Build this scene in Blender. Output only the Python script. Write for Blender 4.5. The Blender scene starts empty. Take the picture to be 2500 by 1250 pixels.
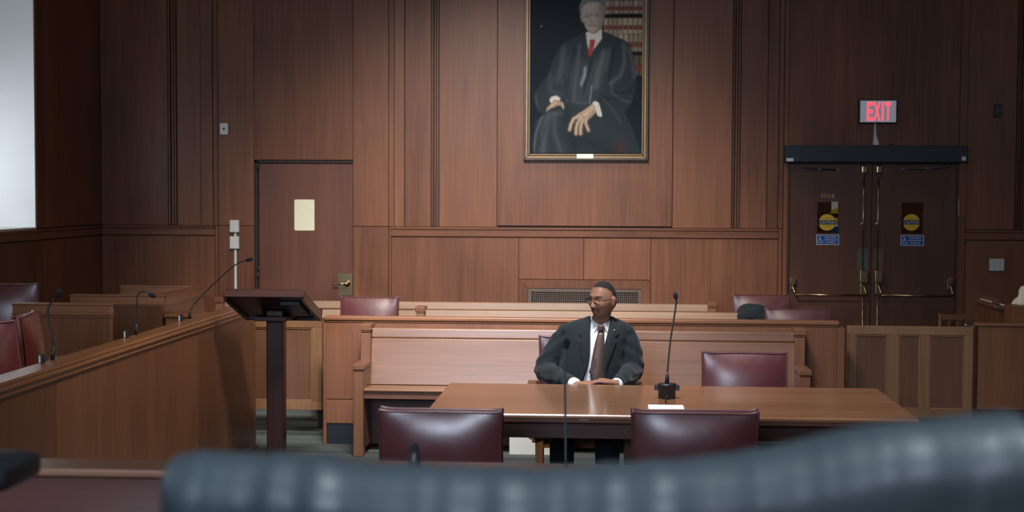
import bpy, bmesh, math, random
import numpy as np
from mathutils import Vector, Matrix, noise as mnoise
random.seed(7)
SC = bpy.context.scene
COL = SC.collection
PI = math.pi
# ------------------------------------------------------------------ camera
F = 3472.0
CAMZ = 1.85
c_y = Vector((240, 155, -F)).normalized()
c_z = Vector((.004, 1.0, (240*.004+155)/F)).normalized()
c_x = c_y.cross(c_z).normalized()
M = Matrix((c_x, c_y, c_z))           # rows: world axes in camera space
cam_d = bpy.data.cameras.new('camera')
cam_d.sensor_width = 36; cam_d.lens = F/2500*36
cam_d.clip_start = .05; cam_d.clip_end = 100
cam_d.dof.use_dof = True; cam_d.dof.focus_distance = 8.9; cam_d.dof.aperture_fstop = 3.2
cam = bpy.data.objects.new('camera', cam_d); COL.objects.link(cam)
cam.matrix_world = Matrix.Translation((0, 0, CAMZ)) @ M.to_4x4()
SC.camera = cam

def at(px, py, Y=None, X=None, Z=None):
    d = M @ Vector((px-1250, 625-py, -F))
    if Y is not None: k = Y/d.y
    elif X is not None: k = X/d.x
    else: k = (Z-CAMZ)/d.z
    return Vector((d.x*k, d.y*k, CAMZ+d.z*k))

# ------------------------------------------------------------------ world, exposure, lights
SC.view_settings.view_transform = 'Standard'; SC.view_settings.look = 'None'
SC.view_settings.gamma = 1; SC.view_settings.use_curve_mapping = False
SC.view_settings.exposure = 0.35
try:
    SC.cycles.use_denoising = True
    SC.cycles.max_bounces = 8; SC.cycles.diffuse_bounces = 4; SC.cycles.glossy_bounces = 4
    SC.cycles.sample_clamp_indirect = 4
except Exception: pass
W = bpy.data.worlds.new('world'); SC.world = W; W.use_nodes = True
W.node_tree.nodes['Background'].inputs[0].default_value = (.82, .90, 1, 1)
W.node_tree.nodes['Background'].inputs[1].default_value = .5

def area(name, loc, target, sx, sy, power, col, spread=None):
    l = bpy.data.lights.new(name, 'AREA'); l.shape = 'RECTANGLE'; l.size = sx; l.size_y = sy
    l.energy = power; l.color = col
    if spread: l.spread = math.radians(spread)
    o = bpy.data.objects.new(name, l); COL.objects.link(o)
    o.location = loc
    o.rotation_euler = (Vector(target)-Vector(loc)).to_track_quat('-Z', 'Y').to_euler()
    return o
WL, WR, WB, WF, ZC = at(245, 300, Y=13.25).x, 6.2, 13.25, -3.0, 5.4     # room: left, right, back, behind camera, ceiling
def spot(name, loc, target, power, col, angle, blend=1.0, radius=.25):
    l = bpy.data.lights.new(name, 'SPOT'); l.energy = power; l.color = col; l.spot_size = math.radians(angle); l.spot_blend = blend; l.shadow_soft_size = radius
    o = bpy.data.objects.new(name, l); COL.objects.link(o); o.location = loc
    o.rotation_euler = (Vector(target)-Vector(loc)).to_track_quat('-Z', 'Y').to_euler(); return o
# lamps in the ceiling over the well and gallery; tall windows behind the bench
area('ceiling_lamp_light', (-.4, 6.6, ZC-.12), (-.4, 8.4, 0), 1.1, .7, 75, (1, .95, .9), spread=90)
area('gallery_lamp_light', (-.6, 11.0, ZC-.12), (-.6, 11.6, 0), 2.0, .6, 22, (1, .92, .82), spread=100)
spot('wall_wash_light', (-1.1, 6.6, ZC-.15), (-1.1, 13.2, .3), 2300, (1, .92, .85), 51)
area('chair_fill_light', (.2, .3, ZC-.12), (.25, 1.6, 1.5), 1.6, 1.0, 38, (.82, .93, 1), spread=70)  # unseen fill added overhead to brighten the top of the foreground chair
area('rear_window_light', (-1.6, WF+.15, 3.0), (-.8, 9.6, .0), 2.2, 2.6, 56, (.70, .81, 1), spread=62)
area('side_window_light', (WR-.12, 6.0, 3.0), (0, 8.5, .6), 2.6, 2.0, 20, (.75, .87, 1))

# ------------------------------------------------------------------ material helpers
def mat(name):
    m = bpy.data.materials.new(name); m.use_nodes = True
    nt = m.node_tree; b = nt.nodes['Principled BSDF']
    return m, nt, b
def plain(name, col, rough=.5, metal=0, spec=.5, coat=0, emis=None, es=0, bump=0, bscale=200, var=0):
    m, nt, b = mat(name)
    b.inputs['Base Color'].default_value = (*col, 1); b.inputs['Roughness'].default_value = rough
    b.inputs['Metallic'].default_value = metal; b.inputs['Specular IOR Level'].default_value = spec
    b.inputs['Coat Weight'].default_value = coat; b.inputs['Coat Roughness'].default_value = .2
    if emis: b.inputs['Emission Color'].default_value = (*emis, 1); b.inputs['Emission Strength'].default_value = es
    tc = nt.nodes.new('ShaderNodeTexCoord')
    n = nt.nodes.new('ShaderNodeTexNoise'); n.inputs['Scale'].default_value = bscale; n.inputs['Detail'].default_value = 4
    nt.links.new(tc.outputs['Object'], n.inputs['Vector'])
    if bump:
        bp = nt.nodes.new('ShaderNodeBump'); bp.inputs['Strength'].default_value = bump; bp.inputs['Distance'].default_value = .004
        nt.links.new(n.outputs['Fac'], bp.inputs['Height']); nt.links.new(bp.outputs[0], b.inputs['Normal'])
    if var:
        n2 = nt.nodes.new('ShaderNodeTexNoise'); n2.inputs['Scale'].default_value = max(3, bscale/12); n2.inputs['Detail'].default_value = 3
        nt.links.new(tc.outputs['Object'], n2.inputs['Vector'])
        r = nt.nodes.new('ShaderNodeMapRange'); r.inputs['To Min'].default_value = 1-var; r.inputs['To Max'].default_value = 1+var
        nt.links.new(n2.outputs['Fac'], r.inputs['Value'])
        mx = nt.nodes.new('ShaderNodeVectorMath'); mx.operation = 'SCALE'; mx.inputs[0].default_value = col
        nt.links.new(r.outputs[0], mx.inputs['Scale']); nt.links.new(mx.outputs[0], b.inputs['Base Color'])
    return m
def wood(name, c1, c2, axis='Z', rough=.38, coat=.25, contrast=1.0, scale=1.0, spec=.4):
    """grain stretched along axis; the face attribute tone shifts the board's pattern and depth of stain"""
    m, nt, b = mat(name)
    N = nt.nodes.new; L = nt.links.new
    tc = N('ShaderNodeTexCoord'); at_ = N('ShaderNodeAttribute'); at_.attribute_name = 'tone'
    off = N('ShaderNodeVectorMath'); off.operation = 'SCALE'; off.inputs[0].default_value = (17.3, 9.1, 31.7)
    L(at_.outputs['Fac'], off.inputs['Scale'])
    add = N('ShaderNodeVectorMath'); add.operation = 'ADD'
    L(tc.outputs['Object'], add.inputs[0]); L(off.outputs[0], add.inputs[1])
    def mp(sx, sl):
        q = N('ShaderNodeMapping'); s = [sx*scale]*3; s['XYZ'.index(axis)] = sl*scale; q.inputs['Scale'].default_value = s
        L(add.outputs[0], q.inputs['Vector']); return q
    def noise(q, sc, det, dist=0):
        n = N('ShaderNodeTexNoise'); n.inputs['Scale'].default_value = sc; n.inputs['Detail'].default_value = det
        n.inputs['Distortion'].default_value = dist; L(q.outputs[0], n.inputs['Vector']); return n
    fine = noise(mp(60, 1.6), 1, 5); mid = noise(mp(7, .5), 1, 4, .6); big = noise(mp(1.3, .8), 1, 4, .5)
    a1 = N('ShaderNodeMath'); a1.operation = 'MULTIPLY'; a1.inputs[1].default_value = .38; L(fine.outputs['Fac'], a1.inputs[0])
    a2 = N('ShaderNodeMath'); a2.operation = 'MULTIPLY_ADD'; a2.inputs[1].default_value = .34; L(mid.outputs['Fac'], a2.inputs[0]); L(a1.outputs[0], a2.inputs[2])
    a3 = N('ShaderNodeMath'); a3.operation = 'MULTIPLY_ADD'; a3.inputs[1].default_value = .46; L(big.outputs['Fac'], a3.inputs[0]); L(a2.outputs[0], a3.inputs[2])
    tn = N('ShaderNodeMath'); tn.operation = 'MULTIPLY_ADD'; tn.inputs[1].default_value = .16; L(at_.outputs['Fac'], tn.inputs[0]); L(a3.outputs[0], tn.inputs[2])
    r = N('ShaderNodeMapRange'); r.inputs['From Min'].default_value = .67-.22/contrast; r.inputs['From Max'].default_value = .67+.22/contrast
    L(tn.outputs[0], r.inputs['Value'])
    mx = N('ShaderNodeMix'); mx.data_type = 'RGBA'; mx.inputs['A'].default_value = (*c1, 1); mx.inputs['B'].default_value = (*c2, 1)
    L(r.outputs[0], mx.inputs['Factor']); L(mx.outputs['Result'], b.inputs['Base Color'])
    rr = N('ShaderNodeMapRange'); rr.inputs['To Min'].default_value = rough-.06; rr.inputs['To Max'].default_value = rough+.10
    L(big.outputs['Fac'], rr.inputs['Value']); L(rr.outputs[0], b.inputs['Roughness'])
    b.inputs['Coat Weight'].default_value = coat; b.inputs['Coat Roughness'].default_value = rough*.75
    b.inputs['Specular IOR Level'].default_value = spec
    bp = N('ShaderNodeBump'); bp.inputs['Strength'].default_value = .12; bp.inputs['Distance'].default_value = .002
    L(a2.outputs[0], bp.inputs['Height']); L(bp.outputs[0], b.inputs['Normal'])
    return m
def leather(name, col, col2, rough=.3, wr=.25):
    m, nt, b = mat(name); N = nt.nodes.new; L = nt.links.new
    tc = N('ShaderNodeTexCoord')
    n = N('ShaderNodeTexNoise'); n.inputs['Scale'].default_value = 5; n.inputs['Detail'].default_value = 6; L(tc.outputs['Object'], n.inputs['Vector'])
    mx = N('ShaderNodeMix'); mx.data_type = 'RGBA'; mx.inputs['A'].default_value = (*col, 1); mx.inputs['B'].default_value = (*col2, 1)
    L(n.outputs['Fac'], mx.inputs['Factor']); L(mx.outputs['Result'], b.inputs['Base Color'])
    v = N('ShaderNodeTexVoronoi'); v.inputs['Scale'].default_value = 260; L(tc.outputs['Object'], v.inputs['Vector'])
    n3 = N('ShaderNodeTexNoise'); n3.inputs['Scale'].default_value = 14; n3.inputs['Detail'].default_value = 4; L(tc.outputs['Object'], n3.inputs['Vector'])
    bp = N('ShaderNodeBump'); bp.inputs['Strength'].default_value = .06; bp.inputs['Distance'].default_value = .001; L(v.outputs['Distance'], bp.inputs['Height'])
    b2 = N('ShaderNodeBump'); b2.inputs['Strength'].default_value = wr; b2.inputs['Distance'].default_value = .006
    L(n3.outputs['Fac'], b2.inputs['Height']); L(bp.outputs[0], b2.inputs['Normal']); L(b2.outputs[0], b.inputs['Normal'])
    r = N('ShaderNodeMapRange'); r.inputs['To Min'].default_value = rough-.05; r.inputs['To Max'].default_value = rough+.14
    L(n3.outputs['Fac'], r.inputs['Value']); L(r.outputs[0], b.inputs['Roughness'])
    b.inputs['Specular IOR Level'].default_value = .6; b.inputs['Coat Weight'].default_value = .55 if rough < .4 else .15; b.inputs['Coat Roughness'].default_value = .3
    return m
WD1, WD2 = (.088, .030, .014), (.25, .098, .045)
m_wall = wood('wall_wood', WD1, WD2, 'Z', rough=.42, coat=.14, spec=.3)
m_wallh = wood('wall_wood_horizontal', WD1, WD2, 'X', rough=.42, coat=.10, spec=.3)
m_wally = wood('wall_wood_depth', WD1, WD2, 'Y', rough=.42, coat=.10, spec=.3)
m_door = wood('door_wood', (.075, .024, .014), (.17, .062, .033), 'Z', rough=.4, coat=.2)
m_ddoor = wood('dark_door_wood', (.055, .019, .010), (.145, .054, .026), 'Z', rough=.42, coat=.1)
m_pew = wood('pew_wood', (.14, .062, .034), (.28, .14, .082), 'X', rough=.36, coat=.6)
m_pewz = wood('pew_wood_upright', (.14, .056, .028), (.26, .115, .058), 'Z', rough=.36, coat=.3)
m_pale = wood('pale_pew_wood', (.23, .135, .08), (.38, .25, .155), 'X', rough=.36, coat=.3)
m_bar = wood('bar_wood', (.135, .052, .026), (.26, .11, .054), 'Z', rough=.38, coat=.25)
m_barx = wood('bar_cap_wood', (.17, .07, .036), (.32, .145, .072), 'X', rough=.34, coat=.3)
m_jury = wood('jury_wood', (.10, .036, .014), (.22, .086, .034), 'Z', rough=.42, coat=.2, contrast=1.2)
m_juryy = wood('jury_cap_wood', (.15, .056, .021), (.28, .12, .046), 'Y', rough=.3, coat=.4)
m_table = wood('table_wood', (.18, .082, .042), (.33, .165, .085), 'X', rough=.2, coat=.6)
m_tdark = wood('table_apron_wood', (.03, .012, .009), (.07, .027, .018), 'X', rough=.35, coat=.2)
m_lect = wood('lectern_wood', (.014, .005, .004), (.052, .015, .011), 'Z', rough=.35, coat=.2)
m_lectx = wood('lectern_edge_wood', (.05, .016, .011), (.16, .06, .035), 'X', rough=.4, coat=.2)
m_gate = wood('gate_wood', (.085, .036, .021), (.17, .078, .043), 'Z', rough=.42, coat=.2)
m_chairw = wood('chair_wood', (.10, .04, .018), (.22, .10, .045), 'Z', rough=.35, coat=.3)
m_leather = leather('maroon_leather', (.072, .015, .019), (.12, .031, .035), .32)
m_navy = leather('navy_leather', (.010, .018, .025), (.022, .034, .042), .50, .5)
m_brass = plain('brass', (.50, .40, .22), .26, 1, bump=.05, bscale=60, var=.15)
m_black = plain('black_plastic', (.012, .016, .022), .4, var=.2)
m_opbox = plain('operator_black', (.010, .018, .028), .45, var=.2)
m_mic = plain('mic_grey', (.075, .10, .115), .35, .4, var=.1)
m_foam = plain('mic_foam', (.006, .008, .014), .9, bump=.6, bscale=900)
m_white = plain('white_plastic', (.62, .63, .6), .45, var=.05)
m_cream = plain('cream_plate', (.78, .76, .56), .5, var=.04)
m_plaster = plain('plaster', (.78, .78, .77), .85, bump=.25, bscale=18, var=.06)
m_ceil = plain('ceiling_plaster', (.55, .53, .5), .9, bump=.1, bscale=30, var=.04)
m_groove = plain('groove_shadow_wood', (.018, .007, .005), .6, var=.2)
m_glass, _nt, _b = mat('window_glass')
_b.inputs['Base Color'].default_value = (1, 1, 1, 1); _b.inputs['Roughness'].default_value = .02
_b.inputs['Transmission Weight'].default_value = 1; _b.inputs['IOR'].default_value = 1.02
m_steel = plain('steel', (.4, .42, .45), .3, 1)
m_paper = plain('paper', (.85, .85, .86), .7, var=.03)
m_grille = plain('grille_bronze', (.15, .11, .085), .4, .6, var=.2)
m_void = plain('duct_black', (.004, .004, .005), .8)

# ------------------------------------------------------------------ mesh helpers
ORG = {}
class MB:
    def __init__(s): s.v = []; s.f = []; s.t = []; s.m = []; s.sm = []
    def add(s, vs, fs, tone=None, mi=0, smooth=False):
        o = len(s.v); s.v += [tuple(v) for v in vs]
        tone = random.random() if tone is None else tone
        for f in fs: s.f.append(tuple(i+o for i in f)); s.t.append(tone); s.m.append(mi); s.sm.append(smooth)
        return s
    def box(s, x0, x1, y0, y1, z0, z1, tone=None, mi=0):
        if x0 > x1: x0, x1 = x1, x0
        if y0 > y1: y0, y1 = y1, y0
        if z0 > z1: z0, z1 = z1, z0
        return s.add([(x0,y0,z0),(x1,y0,z0),(x1,y1,z0),(x0,y1,z0),(x0,y0,z1),(x1,y0,z1),(x1,y1,z1),(x0,y1,z1)],
            [(0,3,2,1),(4,5,6,7),(0,1,5,4),(1,2,6,5),(2,3,7,6),(3,0,4,7)], tone, mi)
    def prism(s, pts, axis, a, b, tone=None, mi=0, smooth=False):
        """outline pts in the plane normal to axis, extruded from a to b"""
        n = len(pts)
        def mk(p, q):
            if axis == 'X': return (q, p[0], p[1])
            if axis == 'Y': return (p[0], q, p[1])
            return (p[0], p[1], q)
        vs = [mk(p, a) for p in pts]+[mk(p, b) for p in pts]
        ar = sum(pts[i][0]*pts[(i+1) % n][1]-pts[(i+1) % n][0]*pts[i][1] for i in range(n))
        if axis == 'Y': ar = -ar
        if b < a: ar = -ar
        fs = [tuple(range(n))[::-1], tuple(range(n, 2*n))]+[(i, (i+1) % n, (i+1) % n+n, i+n) for i in range(n)]
        if ar < 0: fs = [f[::-1] for f in fs]
        return s.add(vs, fs, tone, mi, smooth)
    def loft(s, rings, caps=True, tone=None, mi=0, smooth=True, closed=True):
        n = len(rings[0]); vs = [p for r in rings for p in r]; fs = []
        for k in range(len(rings)-1):
            for i in range(n if closed else n-1):
                j = (i+1) % n; fs.append((k*n+i, k*n+j, (k+1)*n+j, (k+1)*n+i))
        if caps: fs.append(tuple(range(n))[::-1]); fs.append(tuple(range((len(rings)-1)*n, len(rings)*n)))
        return s.add(vs, fs, tone, mi, smooth)
    def tube(s, pts, r, seg=12, tone=None, mi=0, smooth=True, squash=1.0):
        pts = [Vector(p) for p in pts]; rr = r if isinstance(r, (list, tuple)) else [r]*len(pts)
        rings = []; prev = None
        for i, p in enumerate(pts):
            d = (pts[min(i+1, len(pts)-1)]-pts[max(i-1, 0)]).normalized()
            if prev is None:
                a = Vector((0, 0, 1)) if abs(d.z) < .9 else Vector((1, 0, 0)); u = d.cross(a).normalized()
            else:
                u = (prev-d*prev.dot(d)).normalized()
            prev = u; w = d.cross(u)
            rings.append([p+u*math.cos(t)*rr[i]+w*math.sin(t)*rr[i]*squash for t in [2*PI*k/seg for k in range(seg)]])
        return s.loft(rings, True, tone, mi, smooth)
    def lathe(s, prof, c=(0, 0, 0), seg=24, axis='Z', tone=None, mi=0, smooth=True):
        rings = []
        for r, h in prof:
            ring = []
            for k in range(seg):
                a = 2*PI*k/seg; x, y = r*math.cos(a), r*math.sin(a)
                p = (x, y, h) if axis == 'Z' else ((h, x, y) if axis == 'X' else (y, h, x))
                ring.append((p[0]+c[0], p[1]+c[1], p[2]+c[2]))
            rings.append(ring)
        return s.loft(rings, True, tone, mi, smooth)
    def ell(s, c, r, seg=16, rows=10, tone=None, mi=0):
        prof = [(max(1e-4, math.sin(PI*k/rows)), -math.cos(PI*k/rows)) for k in range(rows+1)]
        rings = [[(c[0]+q*math.cos(2*PI*j/seg)*r[0], c[1]+q*math.sin(2*PI*j/seg)*r[1], c[2]+h*r[2]) for j in range(seg)] for q, h in prof]
        return s.loft(rings, True, tone, mi)
    def xf(s, mtx):
        s.v = [tuple(mtx @ Vector(v)) for v in s.v]; return s
    def build(s, name, mats, parent=None, bevel=0, world=True, seg=2):
        me = bpy.data.meshes.new(name)
        org = ORG.get(parent.name, Vector((0, 0, 0))) if (parent and world) else Vector((0, 0, 0))
        me.from_pydata([(v[0]-org.x, v[1]-org.y, v[2]-org.z) for v in s.v], [], s.f)
        mats = mats if isinstance(mats, (list, tuple)) else [mats]
        for q in mats: me.materials.append(q)
        me.polygons.foreach_set('material_index', s.m); me.polygons.foreach_set('use_smooth', s.sm)
        a = me.attributes.new('tone', 'FLOAT', 'FACE'); a.data.foreach_set('value', s.t)
        me.update()
        o = bpy.data.objects.new(name, me); COL.objects.link(o)
        if parent: o.parent = parent; ORG[o.name] = ORG.get(parent.name, Vector((0, 0, 0)))
        if bevel:
            b = o.modifiers.new('bevel', 'BEVEL'); b.width = bevel; b.segments = seg; b.limit_method = 'ANGLE'; b.angle_limit = .7
        return o
def thing(name, label, cat, loc=(0, 0, 0), rz=0, group=None):
    o = bpy.data.objects.new(name, None); COL.objects.link(o); o.empty_display_size = .1
    o.location = loc; o.rotation_euler = (0, 0, rz); o['label'] = label; o['category'] = cat
    if group: o['group'] = group
    ORG[o.name] = Vector(loc)
    return o
def tag(o, label, cat, group=None):
    o['label'] = label; o['category'] = cat
    if group: o['group'] = group
    return o
def struct(o): o['kind'] = 'structure'; return o
def dup(root, loc, rz, label, group=None):
    r = root.copy(); COL.objects.link(r); r.location = loc; r.rotation_euler = (0, 0, rz); r['label'] = label
    if group: r['group'] = group
    for ch in list(root.children):
        c = ch.copy(); COL.objects.link(c); c.parent = r
        for g in ch.children:
            d = g.copy(); COL.objects.link(d); d.parent = c
    return r
def text_mesh(txt, size, thick, xc, yc, zc, width=None, bold=0, shear=0):
    """text as MB, facing -Y, centred on xc, zc"""
    cu = bpy.data.curves.new('t', 'FONT'); cu.body = txt; cu.size = size; cu.extrude = thick/2; cu.offset = bold
    cu.align_x = 'CENTER'; cu.align_y = 'CENTER'; cu.shear = shear; cu.resolution_u = 3
    o = bpy.data.objects.new('t', cu); COL.objects.link(o)
    bpy.context.view_layer.update()
    me = bpy.data.meshes.new_from_object(o.evaluated_get(bpy.context.evaluated_depsgraph_get()))
    co = [v.co.copy() for v in me.vertices]; fs = [tuple(p.vertices) for p in me.polygons]
    bpy.data.objects.remove(o); bpy.data.curves.remove(cu); bpy.data.meshes.remove(me)
    xs = [c.x for c in co]; ys = [c.y for c in co]
    cx, cy = (min(xs)+max(xs))/2, (min(ys)+max(ys))/2
    k = width/(max(xs)-min(xs)) if width else 1; kz = size/(max(ys)-min(ys)) if width else 1
    m = MB(); m.add([((c.x-cx)*k+xc, yc-c.z, (c.y-cy)*kz+zc) for c in co], fs, .5)
    return m
def join(*ms):
    r = MB()
    for m in ms:
        o = len(r.v); r.v += m.v; r.f += [tuple(i+o for i in f) for f in m.f]; r.t += m.t; r.m += m.m; r.sm += m.sm
    return r

# ------------------------------------------------------------------ ROOM
YW = WB                                # back wall face
def bx(px, py=300): return at(px, py, Y=YW).x
def bz(py, px=1250): return at(px, py, Y=YW).z
Z_TOP = ZC
rail_t = at(1250, 555, Y=YW).z         # top of the chair rail
rail_b = at(1250, 579, Y=YW).z
# door openings (world)
dL0, dL1 = at(622, 600, Y=YW).x, at(862, 600, Y=YW).x; dLz = at(740, 391, Y=YW).z
dR0, dR1 = at(1922, 550, Y=YW).x, at(2338, 550, Y=YW).x; dRz = at(2130, 388, Y=YW).z
# vent opening
vx0, vx1 = at(1289, 720, Y=YW).x, at(1566, 720, Y=YW).x; vz1 = at(1430, 705, Y=YW).z; vz0 = vz1-.30
BD = .016                               # board thickness proud of the backing
w = MB()
def back(x0, x1, z0, z1, mi=2): w.box(x0, x1, YW+BD, YW+.22, z0, z1, .5, mi)
back(WL-.3, dL0, 0, ZC); back(dL0, dL1, dLz, ZC); back(dL1, vx0, 0, ZC); back(vx0, vx1, vz1, ZC); back(vx0, vx1, 0, vz0)
back(vx1, dR0, 0, ZC); back(dR0, dR1, dRz, ZC); back(dR1, WR+.3, 0, ZC)
def board(x0, x1, z0, z1, proud=0.0, mi=0, g=.0025, tone=None):
    if x1-x0 > 2*g: w.box(x0+g, x1-g, YW-proud, YW+BD, z0+g, z1-g, tone, mi)
X = bx
UPZ = rail_t
def upper(xs, proud=0, zb=UPZ): board(X(xs[0]), X(xs[1]), zb, ZC, proud)
c0 = WL
board(c0, X(410), UPZ, ZC)
def mould(pa, pb, zb=UPZ):              # clustered vertical beads
    xa, xb = X(pa), X(pb); n = 3; wd = (xb-xa)/n
    for i in range(n):
        board(xa+i*wd, xa+(i+1)*wd, zb, ZC, .010 if i != 1 else -.004, g=.006)
mould(410, 432)
for a, b, p in [(432, 490, 0), (490, 520, .012), (520, 532, .004)]: upper((a, b), p)
# flat bay round the small door
jz = at(740, 552, Y=YW).z
board(X(532), dL0, jz, ZC, .006); board(X(532), dL0, 0, jz, .006)
board(dL1, X(949), jz, ZC, .006); board(dL1, X(949), 0, jz, .006)
board(dL0-.0025, dL1+.0025, dLz, ZC, .006)
for a, b, p in [(949, 963, .004), (963, 988, .012), (988, 1053, 0)]: upper((a, b), p)
mould(1053, 1072); upper((1072, 1214))
pb = at(1430, 554, Y=YW).z
board(X(1214), X(1643), rail_t+.012, ZC, .012, g=.004)
upper((1643, 1788)); mould(1788, 1808)
for a, b, p in [(1808, 1874, 0), (1874, 1901, .012), (1901, 1914, .004)]: upper((a, b), p)
board(X(1914), dR0, 0, ZC, .016)
board(dR0-.0025, dR1+.0025, dRz, ZC, .006)
board(dR1, X(2362), 0, ZC, .016)
upper((2362, 2482)); mould(2482, 2500); board(X(2500), WR, UPZ, ZC)
# chair rail and wainscot
for a, b in [(c0, X(524)), (X(955), X(1903)), (X(2362), WR)]:
    w.box(a, b, YW-.030, YW+BD, rail_t-.022, rail_t, None, 1)
    w.box(a, b, YW-.016, YW+BD, rail_b+.003, rail_t-.024, None, 1)
board(c0, X(524), 0.14, rail_b-.003); board(X(524)-.002, X(532), 0, jz)
board(X(949), X(955), 0, rail_t-.002)
mid = X(1427)
fz = at(1430, 683, Y=YW).z; fx0, fx1 = at(1266, 700, Y=YW).x, at(1588, 700, Y=YW).x
board(X(955), fx0, .14, rail_b-.003); board(fx1, X(1903), .14, rail_b-.003)
board(fx0, mid, fz, rail_b-.003); board(mid, fx1, fz, rail_b-.003); board(fx0, fx1, .14, vz0-.1)
board(X(1903), X(1914), 0, rail_t)
board(X(2362), WR, .14, rail_b-.003)
for a, b in [(c0, X(532)), (X(955), X(1903)), (X(2362), WR)]: w.box(a, b, YW-.02, YW+BD, 0, .14, None, 1)
# mitred frame round the grille
def frame_y(m, x0, x1, z0, z1, wx, wz, y0, y1, mi=0):
    for q in ([(x0, z1), (x1, z1), (x1-wx, z1-wz), (x0+wx, z1-wz)], [(x0, z0), (x0+wx, z0+wz), (x1-wx, z0+wz), (x1, z0)],
              [(x0, z0), (x0, z1), (x0+wx, z1-wz), (x0+wx, z0+wz)], [(x1, z0), (x1-wx, z0+wz), (x1-wx, z1-wz), (x1, z1)]):
        m.prism(q, 'Y', y0, y1, None, mi)
frame_y(w, fx0+.002, fx1-.002, vz0-.098, fz-.002, vx0-fx0-.003, fz-vz1-.003, YW-.012, YW+BD)
struct(w.build('wall_back', [m_wall, m_wallh, m_groove], bevel=.002, seg=1))

# grille
g = thing('air_grille', 'long bronze perforated air grille set in the panelled wall behind the seated man', 'vent', ((vx0+vx1)/2, YW, vz0))
q = MB(); frame_y(q, vx0+.001, vx1-.001, vz0+.001, vz1-.001, .03, .03, YW-.003, YW+.012); q.build('grille_frame', m_grille, g)
q = MB(); n = int((vx1-vx0-.06)/.0195)
for i in range(n+1):
    x = vx0+.03+(vx1-vx0-.06)*i/n; q.box(x-.003, x+.003, YW+.002, YW+.006, vz0+.03, vz1-.03, .5)
k = int((vz1-vz0-.06)/.0195)
for i in range(k+1):
    z = vz0+.03+(vz1-vz0-.06)*i/k; q.box(vx0+.03, vx1-.03, YW+.0025, YW+.0055, z-.003, z+.003, .5)
q.build('grille_mesh', m_grille, g)
q = MB(); q.box(vx0, vx1, YW+.12, YW+.14, vz0, vz1); q.build('duct_backing', m_void, g)
for i in range(3):
    q = MB(); q.lathe([(.006, 0), (.006, -.003), (.002, -.005)], (vx0+.05+(vx1-vx0-.1)*i/2, YW-.003, vz1-.012), 10, 'Y'); q.build('screw', m_steel, g)

# left wall with deep window recess
wy1 = at(85, 300, X=WL).y; wy0 = wy1-2.0; wz0 = at(85, 557, X=WL).z; wz1 = 4.7
w = MB()
T = .55
def lw(y0, y1, z0, z1): w.box(WL-T, WL-BD, y0, y1, z0, z1, .5, 2)
lw(WF-.2, 2.6, 0, ZC); lw(2.6, 4.6, 0, wz0); lw(2.6, 4.6, wz1, ZC); lw(4.6, wy0, 0, ZC); lw(wy0, wy1, 0, wz0-.05); lw(wy0, wy1, wz1, ZC); lw(wy1, YW+.2, 0, ZC)
def lb(y0, y1, z0, z1, proud=0, mi=0, g=.0025, tone=None): w.box(WL-BD, WL+proud, y0+g, y1-g, z0+g, z1-g, tone, mi)
def ly(px): return at(px, 300, X=WL).y
lb(ly(138), YW, wz0-.004, ZC); lb(ly(105), ly(138), wz0-.004, ZC, .004); lb(wy1, ly(105), wz0-.004, ZC, .012)
lb(4.7, wy0, wz0, ZC); lb(2.6, 4.6, wz1, ZC); lb(WF, 2.5, wz0, ZC); lb(wy0, wy1, wz1, ZC)
w.box(WL-BD, WL+.030, WF, YW, rail_t-.022, rail_t, None, 1); w.box(WL-BD, WL+.016, WF, YW, rail_b+.003, rail_t-.024, None, 1)
ys = [WF, 0, 2, 4, 6, 8, 9.6, ly(5), at(105, 650, X=WL).y, YW]
for a, b in zip(ys[:-1], ys[1:]): lb(a, b, .14, rail_b-.003)
w.box(WL-BD, WL+.02, WF, YW, 0, .14, None, 1)
struct(w.build('wall_left', [m_wall, m_wally, m_groove], bevel=.002, seg=1))
# window 1 : plaster reveal, sill, sash
def window(name, y0, y1, z0, z1):
    o = MB(); d = T
    o.box(WL-d, WL+.004, y1-.02, y1+.0, z0, z1); o.box(WL-d, WL+.004, y0, y0+.02, z0, z1)
    o.box(WL-d, WL+.004, y0, y1, z1-.02, z1)
    o = o.build(name, m_plaster); struct(o)
    s = MB(); s.box(WL-d, WL+.015, y0+.02, y1-.02, z0-.045, z0+.008, .5); s.build('window_sill', m_white, o, bevel=.004)
    f = MB(); xf = WL-d+.05
    for a, b, c, e in [(y0+.02, y0+.08, z0, z1), (y1-.08, y1-.02, z0, z1), (y0+.02, y1-.02, z0+.008, z0+.07), (y0+.02, y1-.02, z1-.08, z1-.02), (y0+.02, y1-.02, (z0+z1)/2-.03, (z0+z1)/2+.03), ((y0+y1)/2-.02, (y0+y1)/2+.02, z0, z1)]:
        f.box(xf-.03, xf+.02, a, b, c, e, .5)
    f.build('window_frame', m_white, o)
    p = MB(); p.box(xf-.008, xf-.004, y0+.03, y1-.03, z0+.01, z1-.03, .5); p.build('pane', m_glass, o)
window('window_1', wy0, wy1, wz0, wz1); window('window_2', 2.6, 4.6, wz0, wz1)
area('window_daylight_1', (WL-T-.2, (wy0+wy1)/2, wz0+.55), (WL+1, (wy0+wy1)/2+1.4, 1.2), 1.7, .9, 14, (.86, .93, 1))
area('window_daylight_2', (WL-T-.15, 3.6, (wz0+wz1)/2), (WL+3, 4.4, 1.2), 1.9, 2.6, 16, (.80, .90, 1))
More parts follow.
